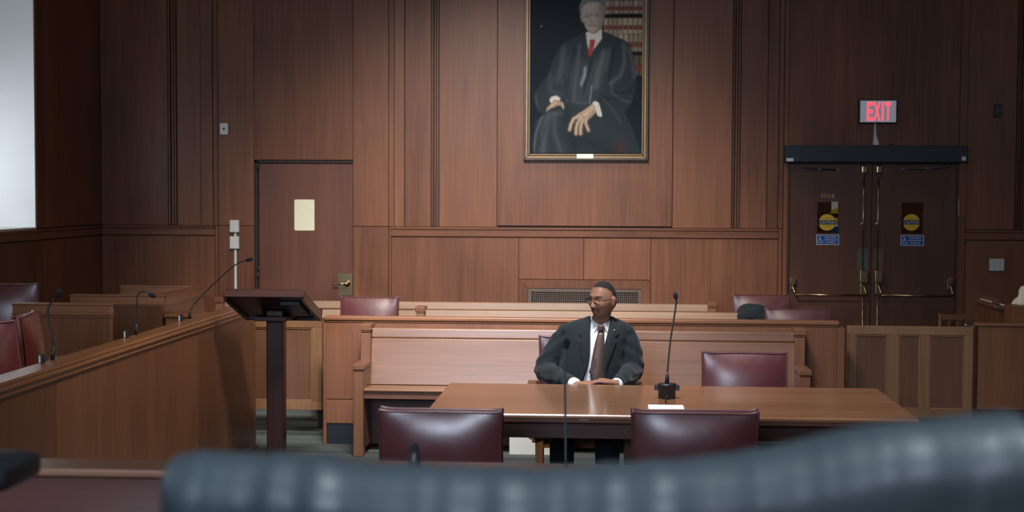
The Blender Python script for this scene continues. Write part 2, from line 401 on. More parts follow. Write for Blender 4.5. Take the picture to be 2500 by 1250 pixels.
# other walls, ceiling
q = MB(); q.box(WR, WR+.2, WF-.2, YW+.2, 0, ZC); struct(q.build('wall_right', m_wally))
q = MB(); q.box(WL-.5, WR+.2, WF-.2, WF, 0, ZC); struct(q.build('wall_front', m_wallh))
q = MB(); q.box(WL-.5, WR+.2, WF-.2, YW+2.2, ZC, ZC+.2); struct(q.build('ceiling', m_ceil))
# carpet
m_carpet, nt, b = mat('carpet'); N = nt.nodes.new; L = nt.links.new
tc = N('ShaderNodeTexCoord'); mp = N('ShaderNodeMapping'); mp.inputs['Scale'].default_value = (.5, 7, 1); L(tc.outputs['Object'], mp.inputs['Vector'])
n1 = N('ShaderNodeTexNoise'); n1.inputs['Scale'].default_value = 1; n1.inputs['Detail'].default_value = 3; L(mp.outputs[0], n1.inputs['Vector'])
n2 = N('ShaderNodeTexNoise'); n2.inputs['Scale'].default_value = 150; n2.inputs['Detail'].default_value = 3; L(tc.outputs['Object'], n2.inputs['Vector'])
ad = N('ShaderNodeMath'); ad.operation = 'MULTIPLY_ADD'; ad.inputs[1].default_value = .5; L(n1.outputs['Fac'], ad.inputs[0])
ad2 = N('ShaderNodeMath'); ad2.operation = 'MULTIPLY'; ad2.inputs[1].default_value = .5; L(n2.outputs['Fac'], ad2.inputs[0]); L(ad2.outputs[0], ad.inputs[2])
rp = N('ShaderNodeMapRange'); rp.inputs['From Min'].default_value = .35; rp.inputs['From Max'].default_value = .65; L(ad.outputs[0], rp.inputs['Value'])
mx = N('ShaderNodeMix'); mx.data_type = 'RGBA'; mx.inputs['A'].default_value = (.035, .042, .041, 1); mx.inputs['B'].default_value = (.125, .142, .142, 1)
L(rp.outputs[0], mx.inputs['Factor']); L(mx.outputs['Result'], b.inputs['Base Color']); b.inputs['Roughness'].default_value = .95; b.inputs['Specular IOR Level'].default_value = .1
bp = N('ShaderNodeBump'); bp.inputs['Strength'].default_value = .5; bp.inputs['Distance'].default_value = .006; L(n2.outputs['Fac'], bp.inputs['Height']); L(bp.outputs[0], b.inputs['Normal'])
q = MB(); q.box(WL-.5, WR+.2, WF-.2, YW+2.2, -.1, 0); struct(q.build('floor', m_carpet))

# ------------------------------------------------------------------ small door (left)
def hardware_lever(root_loc): pass
d = MB(); gpx = .012
yl = YW+.028
lx0, lx1 = dL0+.034, dL1-.008
d.box(lx0, lx1, yl, yl+.045, .008, dLz-.034)
door = d.build('door_1', m_door, bevel=.002); struct(door)
j = MB()
j.box(dL0, lx0-.005, YW+.012, YW+.2, 0, dLz, .2); j.box(lx1+.004, dL1, YW+.012, YW+.2, 0, dLz, .2); j.box(dL0, dL1, YW+.012, YW+.2, dLz-.026, dLz, .2)
j.box(dL0, dL1, YW+.1, YW+.2, 0, dLz, .2)
struct(j.build('trim_1', m_groove))
p0, p1 = at(719, 487, Y=yl), at(768, 563, Y=yl)
def rrect(x0, x1, z0, z1, r, n=5):
    pts = []
    for cx, cz, a0 in ((x1-r, z1-r, 0), (x0+r, z1-r, 90), (x0+r, z0+r, 180), (x1-r, z0+r, 270)):
        for k in range(n+1):
            a = math.radians(a0+90*k/n); pts.append((cx+r*math.cos(a), cz+r*math.sin(a)))
    return pts
q = MB(); q.prism(rrect(p0.x, p1.x, p1.z, p0.z, .014), 'Y', yl-.006, yl); tag(q.build('notice_plate', m_cream), 'blank cream plate on the small door', 'plate')
a, b = at(826, 668, Y=yl), at(861, 722, Y=yl); hc = at(848, 692, Y=yl)
q = MB(); q.box(a.x, min(b.x, lx1-.002), yl-.004, yl, b.z, a.z); hp = q.build('lock_plate', m_brass, door, bevel=.001)
q = MB(); q.lathe([(.03, 0), (.03, -.012), (.022, -.02), (.014, -.022), (.014, -.05), (.02, -.055), (.02, -.072), (.012, -.078)], (hc.x, yl-.004, hc.z), 24, 'Y')
q.tube([(hc.x, yl-.066, hc.z), (hc.x-.05, yl-.068, hc.z), (hc.x-.11, yl-.062, hc.z-.004), (hc.x-.128, yl-.055, hc.z-.008)], [.011, .010, .009, .006], 12, squash=.8)
q.build('door_handle', m_brass, door)
for pz in (400, 665):
    c = at(628, pz, Y=YW); q = MB(); q.lathe([(.004, -.06), (.011, -.055), (.011, -.02), (.0095, -.018), (.0095, .018), (.011, .02), (.011, .055), (.004, .06)], (lx0-.004, YW+.008, c.z), 14)
    q.build('hinge', m_black, door)

# ------------------------------------------------------------------ wall boxes
def wallbox(name, label, cat, px0, px1, py0, py1, dep, m, detail=None):
    a, b = at(px0, py0, Y=YW), at(px1, py1, Y=YW)
    t = thing(name, label, cat, ((a.x+b.x)/2, YW-.006, b.z))
    q = MB(); q.box(a.x, b.x, YW-.006-dep, YW-.006, b.z, a.z, .5); q.build('housing', m, t, bevel=.004)
    return t, a, b
t, a, b = wallbox('thermostat', 'small square white sensor box high on the panelling left of the small door', 'thermostat', 539, 559, 301, 329, .03, m_white)
q = MB(); q.lathe([(.010, 0), (.010, -.004), (.004, -.006)], ((a.x+b.x)/2, YW-.036, (a.z+b.z)/2), 14, 'Y'); q.build('sensor_dot', m_black, t)
t, a, b = wallbox('junction_box', 'upper of the two white junction boxes beside the small door', 'electrical box', 564, 586, 537, 567, .045, m_white)
q = MB(); q.box(a.x+.006, b.x-.006, YW-.054, YW-.051, b.z+.006, a.z-.006); q.build('cover', m_white, t, bevel=.002)
t, a, b = wallbox('junction_box', 'lower of the two white junction boxes, where the long conduit starts', 'electrical box', 564, 586, 577, 607, .045, m_white)
q = MB(); q.box(a.x+.006, b.x-.006, YW-.054, YW-.051, b.z+.006, a.z-.006); q.build('cover', m_white, t, bevel=.002)
a, b = at(573, 607, Y=YW), at(579, 607, Y=YW); z2 = at(576, 577, Y=YW).z; z3 = at(576, 567, Y=YW).z
q = MB(); q.box(a.x, b.x, YW-.022, YW-.006, .1, a.z); tag(q.build('conduit', m_white, bevel=.004), 'thin white conduit running down the panelling from the lower box', 'conduit')
q = MB(); q.box(a.x, b.x, YW-.022, YW-.006, z2, z3); tag(q.build('conduit', m_white, bevel=.004), 'short white conduit stub between the two junction boxes', 'conduit')
t, a, b = wallbox('light_switch', 'grey double switch plate on the wainscot right of the double doors', 'switch', 2414, 2449, 631, 661, .035, m_white)
for i in (0, 1):
    x = a.x+(b.x-a.x)*(.33+.34*i); q = MB(); q.box(x-.008, x+.008, YW-.047, YW-.041, (a.z+b.z)/2-.014, (a.z+b.z)/2+.014); q.build('toggle', m_white, t, bevel=.002)
t, a, b = wallbox('wall_speaker', 'small black box high on the wall right of the exit sign', 'sensor', 2427, 2443, 256, 286, .04, m_black)
q = MB(); q.box(a.x+.004, b.x-.004, YW-.050, YW-.046, (a.z+b.z)/2-.003, (a.z+b.z)/2+.003); q.build('seam', m_mic, t)

# ------------------------------------------------------------------ double doors
ydr = YW+.03
xm = at(2129, 550, Y=YW).x
w1a, w1b = at(1995, 492, Y=ydr), at(2047, 570, Y=ydr)
w2a, w2b = at(2201, 494, Y=ydr), at(2254, 571, Y=ydr)
leafs = []
for i, (x0, x1, wa, wb) in enumerate([(dR0+.012, xm-.003, w1a, w1b), (xm+.003, dR1-.012, w2a, w2b)]):
    q = MB(); z1 = dRz-.01; tn = .55
    q.box(x0, wa.x, ydr, ydr+.045, .008, z1, tn); q.box(wb.x, x1, ydr, ydr+.045, .008, z1, tn)
    q.box(wa.x, wb.x, ydr, ydr+.045, .008, wb.z, tn); q.box(wa.x, wb.x, ydr, ydr+.045, wa.z, z1, tn)
    o = q.build('door_%d' % (i+2), m_ddoor); struct(o); leafs.append(o)
    q = MB(); q.box(wa.x, wb.x, ydr+.02, ydr+.024, wb.z, wa.z, .5); q.build('pane', m_glass, o)
    q = MB(); frame_y(q, wa.x-.006, wb.x+.006, wb.z-.006, wa.z+.006, .008, .008, ydr-.003, ydr+.03); q.build('pane_bead', m_ddoor, o)
    kz = at(2130, 748, Y=YW).z
    q = MB(); q.box(x0+.004, x1-.004, ydr-.0035, ydr, .1, kz, .3); q.build('kick_plate', m_ddoor, o)
for i, (o, rx, hx, lx) in enumerate([(leafs[0], 2108, 1934, 1), (leafs[1], 2144, 2317, -1)]):
    # vertical rod, top latch, guides
    rod = at(rx, 420, Y=ydr); rod2 = at(rx-2, 660, Y=ydr)
    topz = at(rx, 404, Y=ydr).z
    q = MB(); q.tube([(rod.x, ydr-.03, topz), (rod.x, ydr-.03, rod2.z)], .0065, 12); q.build('vertical_rod', m_brass, o)
    q = MB(); q.tube([(rod2.x, ydr-.03, .1), (rod2.x, ydr-.03, at(rx, 720, Y=ydr).z)], .0065, 12); q.build('vertical_rod', m_brass, o)
    z = at(rx, 416, Y=ydr).z
    q = MB(); q.box(rod.x-.026, rod.x+.026, ydr-.055, ydr, z-.028, z+.045); q.box(rod.x-.02, rod.x+.02, ydr-.045, ydr, z-.052, z-.03); q.build('top_latch', m_brass, o, bevel=.014, seg=4)
    z = at(rx, 546, Y=ydr).z
    q = MB(); q.box(rod.x-.018, rod.x+.018, ydr-.01, ydr, z-.012, z+.012); q.box(rod.x-.012, rod.x+.012, ydr-.04, ydr, z-.008, z+.008); q.build('rod_guide', m_brass, o, bevel=.003)
    ca, cb = at(rx-12+(0 if lx > 0 else 1), 660, Y=ydr), at(rx+9, 690, Y=ydr); cc = at(rx, 722, Y=ydr)
    q = MB(); cx = (ca.x+cb.x)/2
    q.prism(rrect(ca.x, cb.x, cb.z, ca.z, .012), 'Y', ydr-.065, ydr); q.prism(rrect(ca.x+.01, cb.x-.01, cc.z+.01, cb.z+.004, .008), 'Y', ydr-.03, ydr)
    q.build('latch_case', m_brass, o, bevel=.018, seg=4)
    ha, hb = at(hx-8, 678, Y=ydr), at(hx+7, 694, Y=ydr)
    q = MB(); q.prism(rrect(ha.x, hb.x, hb.z, ha.z, .008), 'Y', ydr-.06, ydr); q.prism(rrect(ha.x+.008, hb.x-.008, hb.z-.05, hb.z+.002, .006), 'Y', ydr-.03, ydr)
    q.build('hinge_case', m_brass, o, bevel=.014, seg=4)
    # crossbar with drooping arms
    bzv = at(rx, 719, Y=ydr).z; hxm = (ha.x+hb.x)/2
    x0, x1 = (hxm, cx) if hxm < cx else (cx, hxm)
    q = MB(); q.tube([(x0+.0, ydr-.04, hb.z+.01), (x0+.002, ydr-.07, hb.z-.03), (x0+.012, ydr-.095, bzv+.03), (x0+.016, ydr-.10, bzv)], [.012, .012, .010, .009], 12); q.build('bar_arm', m_brass, o)
    q = MB(); q.tube([(x1, ydr-.04, hb.z+.01), (x1+.006, ydr-.07, hb.z-.03), (x1+.012, ydr-.095, bzv+.03), (x1+.012, ydr-.10, bzv)], [.012, .012, .010, .009], 12); q.build('bar_arm', m_brass, o)
    q = MB(); q.tube([(x0+.01, ydr-.10, bzv), (x1+.016, ydr-.10, bzv)], .0085, 14); q.build('push_bar', m_brass, o)
    pa, pb = at(2093 if i == 0 else 2130, 606, Y=ydr), at(2119 if i == 0 else 2155, 660, Y=ydr)
    if i == 1: pa.x += .012
    q = MB(); q.prism(rrect(pa.x, pb.x, pb.z, pa.z, .01), 'Y', ydr-.003, ydr); q.build('push_plate', plain('worn_plate%d' % i, (.16, .17, .15) if i == 0 else (.2, .14, .09), .3, .5, var=.3), o)
# door jambs
j = MB(); j.box(dR0, dR0+.011, YW-.014, YW+.2, 0, dRz); j.box(dR1-.011, dR1, YW-.014, YW+.2, 0, dRz); j.box(dR0, dR1, YW-.014, YW+.2, dRz-.009, dRz)
struct(j.build('trim_2', m_ddoor))
jx = at(2338, 500, Y=YW).x
q = MB(); q.box(jx+.002, jx+.010, YW-.022, YW-.016, at(2338, 528, Y=YW).z, at(2338, 486, Y=YW).z); tag(q.build('strike_plate', m_steel, bevel=.001), 'narrow steel strip on the frame right of the double doors', 'plate')
# stickers on the glass and signs
m_yel = plain('sticker_yellow', (.75, .48, .03), .4, var=.05); m_navyb = plain('sticker_black', (.01, .02, .03), .4)
m_blue = plain('sign_blue', (.01, .075, .30), .4, var=.05); m_signw = plain('sign_white', (.62, .68, .74), .5)
m_ylet = plain('sticker_letters', (.38, .22, .02), .5)
for i, (px, py) in enumerate([(2020, 543), (2226, 543)]):
    c = at(px, py, Y=ydr); r = .076; yy = ydr+.017
    t = thing('caution_sticker', 'round yellow CAUTION sticker on the %s door pane' % ('left-hand double' if i == 0 else 'right-hand double'), 'sticker', (c.x, yy, c.z), group='caution stickers on the double doors')
    q = MB(); q.lathe([(r, 0), (r, .0015)], (c.x, yy, c.z), 48, 'Y', smooth=False); q.build('disc', m_yel, t)
    q = MB(); q.box(c.x-r, c.x+r, yy-.0015, yy, c.z-.02, c.z+.02); q.build('band', m_navyb, t)
    text_mesh('CAUTION', .024, .001, c.x, yy-.0022, c.z, width=.138).build('lettering', m_signw, t)
    text_mesh('AUTOMATIC', .014, .001, c.x, yy-.0008, c.z+.036, width=.10).build('lettering', m_ylet, t)
    text_mesh('DOOR', .017, .001, c.x, yy-.0008, c.z-.038, width=.07).build('lettering', m_ylet, t)
for i, (a, b) in enumerate([((1993, 573), (2048, 598)), ((2199, 574), (2255, 600))]):
    A, B = at(*a, Y=ydr), at(*b, Y=ydr); yy = ydr-.004
    t = thing('access_sign', 'blue wheelchair sign reading DOOR OPENS AUTOMATICALLY BY SWITCH on the %s door' % ('left-hand double' if i == 0 else 'right-hand double'), 'sign', (A.x, yy, B.z), group='blue access signs on the double doors')
    q = MB(); q.box(A.x, B.x, yy-.001, yy+.003, B.z, A.z); q.build('border', m_signw, t)
    q = MB(); q.box(A.x+.006, B.x-.006, yy-.002, yy-.001, B.z+.006, A.z-.006); q.build('plate', m_blue, t)
    W_ = B.x-A.x; H_ = A.z-B.z; cx = A.x+W_*.62
    for k, s in enumerate(['DOOR OPENS', 'AUTOMATICALLY', 'BY SWITCH']):
        text_mesh(s, .014, .001, cx, yy-.0026, A.z-H_*(.25+.25*k), width=W_*(.50, .60, .42)[k], bold=.0002).build('lettering', m_signw, t)
    # wheelchair figure
    q = MB(); wx, wz = A.x+W_*.17, (A.z+B.z)/2
    q.lathe([(.006, 0), (.006, .001)], (wx-.004, yy-.003, wz+.027), 14, 'Y')
    q.tube([(wx-.004, yy-.003, wz+.02), (wx-.002, yy-.003, wz-.002), (wx+.014, yy-.003, wz-.004), (wx+.02, yy-.003, wz-.022), (wx+.028, yy-.003, wz-.02)], .003, 6)
    q.tube([(wx-.003, yy-.003, wz+.010), (wx+.012, yy-.003, wz+.008)], .0025, 6)
    pts = [(wx+.001+.018*math.cos(math.radians(aa)), yy-.003, wz-.012+.018*math.sin(math.radians(aa))) for aa in range(110, 370, 20)]
    q.tube(pts, .0028, 6); q.build('wheelchair_symbol', m_signw, t)
# number above the left pane
m_gold = plain('number_gold', (.42, .27, .12), .4, .5); m_num = plain('number_grey', (.45, .47, .5), .4)
c = at(2021, 478, Y=ydr)
t = thing('door_number', 'small room number 1006 above the pane of the left-hand double door', 'sign', (c.x, ydr, c.z))
hh = .040
for s, dx, ww, mm in [('1', -.055, .008, m_gold), ('0', -.026, .030, m_gold), ('0', .012, .030, m_gold), ('6', .05, .026, m_num)]:
    text_mesh(s, hh, .002, c.x+dx, ydr-.003, c.z, width=ww).build('numeral', mm, t)
# vestibule beyond the panes
v = MB(); v.box(dR0-.4, dR1+.4, YW+1.5, YW+1.6, 0, 3.0); v.box(dR0-.5, dR0-.4, YW+.22, YW+1.6, 0, 3); v.box(dR1+.4, dR1+.5, YW+.22, YW+1.6, 0, 3); v.box(dR0-.5, dR1+.5, YW+.22, YW+1.6, 2.9, 3.0)
struct(v.build('wall_vestibule', m_ddoor))
area('vestibule_lamp_light', ((dR0+dR1)/2, YW+.9, 2.85), ((dR0+dR1)/2, YW+.9, 0), .5, .3, 3.5, (1, .95, .88))
yv = YW+1.5
a, b = at(2030, 480, Y=yv), at(2062, 600, Y=yv)
q = MB(); q.box(a.x, b.x, yv-.004, yv, b.z, a.z); tag(q.build('notice_board', m_paper), 'white notice sheet seen through the left-hand door pane', 'notice')
c = at(2044, 526, Y=yv-.006)
t = thing('caution_sticker', 'yellow sticker half seen through the left-hand door pane, beyond the doors', 'sticker', (c.x, yv-.006, c.z))
q = MB(); q.lathe([(.075, 0), (.075, .0015)], (c.x, yv-.008, c.z), 40, 'Y', smooth=False); q.build('disc', m_yel, t)
q = MB(); q.box(c.x-.075, c.x+.075, yv-.0105, yv-.009, c.z-.02, c.z+.02); q.build('band', m_navyb, t)
a, b = at(2029, 553, Y=yv-.006), at(2062, 580, Y=yv-.006)
q = MB(); q.box(a.x, b.x, yv-.008, yv-.005, b.z, a.z); tag(q.build('access_sign', m_blue), 'blue sign half seen through the left-hand door pane, beyond the doors', 'sign')

# operator box above doors
a, b = at(1917, 355, Y=YW-.16), at(2362, 396, Y=YW-.16)
yo = YW-.16; zmid = (a.z+b.z)/2
t = thing('door_operator', 'long black automatic door operator box above the double doors', 'door operator', ((a.x+b.x)/2, yo, b.z))
zt, zb = at(2140, 355, Y=yo).z, at(2140, 396, Y=yo).z
q = MB(); q.box(a.x, b.x, yo, YW-.017, zb, zt, .5); q.build('housing', m_opbox, t, bevel=.004)
A, B = at(1920, 387, Y=yo), at(1937, 395, Y=yo)
q = MB(); q.box(A.x, B.x, yo-.002, yo, B.z+.004, A.z+.004); q.build('maker_label', m_signw, t)
A, B = at(2348, 382, Y=yo), at(2358, 392, Y=yo)
q = MB(); q.box(A.x, B.x, yo-.002, yo, B.z, A.z); q.build('small_label', m_signw, t)
c = at(2174, 353, Y=yo+.05); q = MB(); q.ell((c.x, yo+.05, zt+.004), (.016, .016, .010)); q.build('sensor', m_black, t)
for (pa, pb) in [((1955, 404), (2044, 414)), ((2318, 404), (2208, 412))]:
    A, B = at(*pa, Y=ydr-.07), at(*pb, Y=ydr-.05)
    q = MB(); q.tube([(A.x, ydr-.10, zb+.002), (A.x+(.02 if B.x > A.x else -.02), ydr-.10, A.z-.01), ((A.x+B.x)/2, ydr-.09, B.z+.004), (B.x, ydr-.03, B.z)], [.008, .007, .005, .006], 10)
    q.box(B.x-.02, B.x+.02, ydr-.035, ydr, B.z-.01, B.z+.01)
    x = (A.x+B.x)/2; q.box(x-.006, x+.006, ydr-.10, ydr-.08, B.z-.012, B.z+.016)
    q.build('operator_arm', plain('arm_metal', (.16, .18, .2), .35, .8), t)
# exit sign
ye = YW-.09
a, b = at(2098, 243, Y=ye), at(2190, 301, Y=ye)
t = thing('exit_sign', 'grey EXIT sign with glowing red letters above the double doors', 'exit sign', ((a.x+b.x)/2, ye, b.z))
q = MB(); q.box(a.x, b.x, ye, YW-.006, b.z, a.z, .5); q.build('housing', m_black, t, bevel=.003)
q = MB(); q.box(a.x+.010, b.x-.010, ye-.003, ye+.001, b.z+.010, a.z-.010, .5); q.build('face_plate', plain('sign_face', (.42, .45, .5), .5, emis=(.55, .6, .7), es=.15), t)
m_red = plain('exit_red', (.8, .05, .07), .4, emis=(1, .09, .13), es=.95)
cx, cz = (a.x+b.x)/2, (a.z+b.z)/2
ex = [at(px, 272, Y=ye).x for px in (2124, 2141, 2155, 2168)]
for s, x, ww in zip('EXIT', ex, (.056, .064, .014, .054)):
    text_mesh(s, .168, .002, x, ye-.005, cz, width=ww, bold=.004).build('letter', m_red, t)
a, b = at(2137, 303, Y=YW-.03), at(2139, 354, Y=YW-.03)
q = MB(); q.prism([(a.x-.008, a.z+.01), (a.x+.008, a.z+.01), (a.x+.012, (a.z+b.z)/2), (b.x+.030, b.z), (b.x-.026, b.z), (a.x-.010, (a.z+b.z)/2)], 'Y', YW-.03, YW-.006)
tag(q.build('cable_cover', m_white, bevel=.003), 'white tapered cable cover between exit sign and black operator box', 'cable cover')

# ------------------------------------------------------------------ PORTRAIT
yp = YW-.06
pa, pb = at(1279, 0, Y=yp), at(1582, 392, Y=yp)
zp1 = at(1430, 392, Y=yp).z; zp2 = at(1430, -95, Y=yp).z
px0, px1 = pa.x, pb.x
t = thing('portrait_painting', 'large gilt framed oil portrait of a seated judge in black robe and red tie', 'painting', ((px0+px1)/2, YW, zp1))
m_gilt = plain('gilt_frame', (.10, .065, .038), .5, .3, bump=.4, bscale=120, var=.25)
m_giltb = plain('gilt_bright', (.22, .15, .07), .4, .6, bump=.2, bscale=80, var=.2)
m_fdark = plain('frame_dark', (.05, .03, .02), .4, .2, var=.3)
q = MB(); frame_y(q, px0, px1, zp1, zp2, .022, .022, yp-.012, YW-.013, 1); frame_y(q, px0+.02, px1-.02, zp1+.02, zp2-.02, .020, .020, yp+.0, YW-.013, 2)
frame_y(q, px0+.038, px1-.038, zp1+.038, zp2-.038, .012, .012, yp+.014, YW-.013, 1); frame_y(q, px0+.048, px1-.048, zp1+.048, zp2-.048, .012, .012, yp+.008, YW-.013, 2)
q.build('frame', [m_gilt, m_fdark, m_giltb], t, bevel=.003)
na, nb = at(1408, 376, Y=yp-.014), at(1449, 387, Y=yp-.014)
q = MB(); q.box(na.x, nb.x, yp-.016, yp-.011, nb.z, na.z); q.build('name_plate', m_brass, t, bevel=.001)
# canvas: a painted picture on a fine grid, colours mixed in numpy
U0, U1, V0, V1 = 95., 925., -240., 1143.
stp = 3.2
us = np.arange(U0, U1+stp, stp); vs = np.arange(V0, V1+stp, stp)
UU, VV = np.meshgrid(us, vs)
img = np.zeros(UU.shape+(3,)); img[:] = (.010, .018, .028)
rs = np.random.RandomState(3)
def blur(a, k):
    for _ in range(2):
        if k < 1: break
        for ax in (0, 1):
            p = np.pad(a, [(k, k) if i == ax else (0, 0) for i in range(2)], mode='edge'); cs = np.cumsum(p, axis=ax)
            cs = np.concatenate([np.zeros_like(np.take(cs, [0], axis=ax)), cs], axis=ax); n = a.shape[ax]
            a = (np.take(cs, range(2*k+1, 2*k+1+n), axis=ax)-np.take(cs, range(0, n), axis=ax))/(2*k+1)
    return a
def comp(mask, col):
    img[:] = img*(1-mask[..., None])+np.array(col)*mask[..., None]
def pmask(poly):
    ins = np.zeros(UU.shape, bool); n = len(poly)
    for i in range(n):
        x0, y0 = poly[i]; x1, y1 = poly[(i+1) % n]
        if y0 == y1: continue
        c = ((y0 > VV) != (y1 > VV)) & (UU < (x1-x0)*(VV-y0)/(y1-y0)+x0); ins ^= c
    return ins.astype(float)
def fill(poly, col, bl=1, a=1.0, lim=None):
    m_ = blur(pmask(poly), bl)*a
    if lim is not None: m_ = m_*lim
    comp(m_, col)
def stroke(pts, wd, col, a=1.0, lim=None):
    d = np.full(UU.shape, 1e9)
    for (x0, y0), (x1, y1) in zip(pts[:-1], pts[1:]):
        L2 = (x1-x0)**2+(y1-y0)**2+1e-6; k = np.clip(((UU-x0)*(x1-x0)+(VV-y0)*(y1-y0))/L2, 0, 1)
        d = np.minimum(d, np.hypot(UU-x0-k*(x1-x0), VV-y0-k*(y1-y0)))
    m_ = np.exp(-(d/wd)**2)*a
    if lim is not None: m_ = m_*lim
    comp(m_, col)
fill([(95, -240), (660, -240), (650, 200), (95, 420)], (.014, .022, .032), 20, .8)
fill([(95, 900), (925, 900), (925, 1143), (95, 1143)], (.010, .022, .034), 20, .8)
# shelves of books
for r, (v0, v1) in enumerate([(-240, -130), (-120, 0), (2, 104), (134, 385), (412, 560)]):
    if v1-v0 > 200: rows = [(134, 250), (255, 385)]
    else: rows = [(v0, v1)]
    for a, b in rows:
        u = 648
        while u < 925:
            wd = 30+rs.rand()*12; c = np.array((.50, .42, .30))*(.55+.5*rs.rand()); 
            if (a, b) == (412, 560): c = c*.25
            fill([(u, a), (u+wd-4, a), (u+wd-4, b), (u, b)], c, 1)
            stroke([(u+wd-7, a), (u+wd-7, b)], 5, c*.45, .7)
            fill([(u, a+(b-a)*.45), (u+wd-4, a+(b-a)*.45), (u+wd-4, a+(b-a)*.75), (u, a+(b-a)*.75)], (.17, .035, .035), 1, .9)
            u += wd
for a, b in [(104, 134), (385, 412), (-12, 2)]: fill([(640, a), (925, a), (925, b), (640, b)], (.012, .012, .02), 2)
# robe
robe = [(515, 235), (430, 280), (345, 325), (310, 380), (270, 450), (240, 560), (180, 640), (130, 700), (150, 780), (170, 830), (215, 850), (150, 900), (128, 1080), (135, 1143),
        (925, 1143), (860, 960), (800, 840), (850, 770), (885, 640), (885, 580), (868, 440), (840, 330), (790, 295), (640, 230)]
rm = blur(pmask(robe), 1)
comp(rm, (.026, .040, .050))
hl = (.15, .18, .195); dk = (.004, .008, .014)
fill([(520, 450), (380, 420), (330, 560), (400, 760), (560, 790), (640, 600), (660, 420)], (.055, .075, .085), 14, .7, rm)
for pts, wd, c, a in [
    ([(350, 360), (340, 480), (310, 600)], 16, hl, .4), ([(430, 370), (400, 520), (380, 640)], 10, dk, .6), ([(470, 330), (460, 460), (440, 600), (430, 740)], 9, hl, .45),
    ([(560, 430), (520, 600), (500, 700)], 8, dk, .7), ([(650, 390), (610, 520), (590, 640)], 18, hl, .75), ([(690, 370), (660, 520)], 12, hl, .35), ([(560, 640), (545, 770)], 5, (.28, .32, .36), .7),
    ([(500, 640), (560, 470)], 6, dk, .6), ([(720, 360), (690, 560), (690, 660)], 9, dk, .7), ([(790, 330), (800, 460), (770, 560), (700, 620)], 12, hl, .6), ([(830, 360), (860, 480), (870, 580)], 12, hl, .45),
    ([(700, 620), (705, 680), (760, 740), (840, 760)], 8, hl, .35), ([(880, 600), (840, 690), (730, 690)], 8, dk, .7), ([(520, 770), (430, 760), (380, 745)], 8, hl, .35), ([(360, 560), (380, 700), (400, 760)], 8, dk, .5),
    ([(250, 560), (260, 680), (320, 700)], 18, hl, .25), ([(150, 720), (160, 820)], 9, hl, .3), ([(580, 770), (650, 730), (760, 740)], 10, dk, .6), ([(640, 740), (720, 820), (770, 910)], 7, hl, .25),
    ([(200, 860), (150, 1000), (135, 1140)], 7, hl, .7), ([(240, 870), (210, 1000), (205, 1143)], 20, hl, .5), ([(290, 860), (290, 1000), (340, 1143)], 14, hl, .35), ([(340, 840), (260, 850)], 14, (.10, .12, .14), .8),
    ([(360, 830), (420, 1000), (440, 1143)], 26, dk, .6), ([(230, 930), (180, 1080)], 7, dk, .6), ([(450, 1010), (700, 1143)], 40, dk, .5)]:
    stroke(pts, wd*1.35, c, a*.62, rm)
fill([(505, 490), (520, 500), (515, 570), (480, 655), (478, 620), (498, 560)], (.30, .35, .40), 2, .9)
# shirt and tie
fill([(515, 240), (525, 330), (545, 400), (600, 330), (630, 290), (632, 215)], (.62, .60, .55), 1)
stroke([(530, 310), (548, 300)], 4, (.3, .3, .3), .5); stroke([(580, 290), (600, 330)], 4, (.3, .3, .3), .5)
fill([(545, 295), (578, 292), (582, 315), (572, 360), (560, 395), (545, 430), (530, 400), (538, 350)], (.33, .03, .045), 1)
stroke([(560, 310), (548, 400)], 6, (.50, .09, .10), .5)
# head
fill([(470, 60), (480, 10), (520, -50), (580, -62), (640, -40), (662, 10), (664, 90), (650, 120), (500, 170), (485, 150)], (.17, .17, .18), 2)
stroke([(478, 95), (474, 40), (500, 5), (560, -6)], 8, (.27, .27, .28), .7); stroke([(655, 100), (654, 30), (620, -5)], 7, (.24, .24, .25), .7)
ears = [(478, 95), (474, 130), (488, 165), (496, 150)]
fill(ears, (.36, .30, .25), 1)
face = [(482, 80), (492, 42), (525, 16), (600, 12), (634, 36), (645, 90), (642, 150), (632, 200), (600, 240), (568, 255), (540, 240), (512, 205), (497, 150), (484, 110)]
fm = blur(pmask(face), 1)
comp(fm, (.40, .36, .31))
fill([(490, 60), (500, 35), (560, 14), (595, 20), (590, 85), (500, 92)], (.50, .47, .43), 8, .7, fm)
for pts, wd, c, a in [([(636, 40), (640, 150), (620, 215)], 16, (.20, .17, .15), .7), 
    ([(508, 121), (538, 119)], 8, (.20, .17, .15), .6), ([(580, 117), (612, 115)], 8, (.18, .15, .13), .6), ([(517, 120), (531, 119)], 3.5, (.05, .04, .04), .9), ([(588, 116), (601, 115)], 3.5, (.05, .04, .04), .9), ([(510, 98), (545, 94)], 4, (.28, .26, .24), .7), ([(575, 94), (612, 96)], 4, (.28, .26, .24), .7), ([(620, 60), (626, 150), (600, 225)], 22, (.25, .21, .18), .45), ([(515, 60), (570, 40)], 16, (.55, .52, .47), .4), ([(558, 110), (552, 160), (545, 168), (572, 172)], 5, (.24, .20, .17), .7), ([(563, 110), (562, 150)], 4, (.58, .55, .5), .6),
    ([(530, 194), (560, 190), (595, 193)], 3.5, (.16, .10, .09), .9), ([(530, 184), (595, 183)], 4, (.32, .25, .22), .5), ([(505, 160), (530, 185)], 5, (.26, .22, .19), .6), ([(612, 150), (608, 190)], 6, (.26, .22, .19), .6),
    ([(520, 225), (570, 246), (610, 228)], 9, (.25, .21, .18), .7), ([(545, 215), (590, 215)], 8, (.46, .41, .36), .6), ([(505, 140), (520, 150)], 9, (.45, .38, .33), .5)]:
    stroke(pts, wd, c, a, fm)
stroke([(490, 128), (492, 165)], 5, (.34, .28, .24), .9); stroke([(545, 108), (575, 106)], 2.5, (.08, .08, .08), .8)
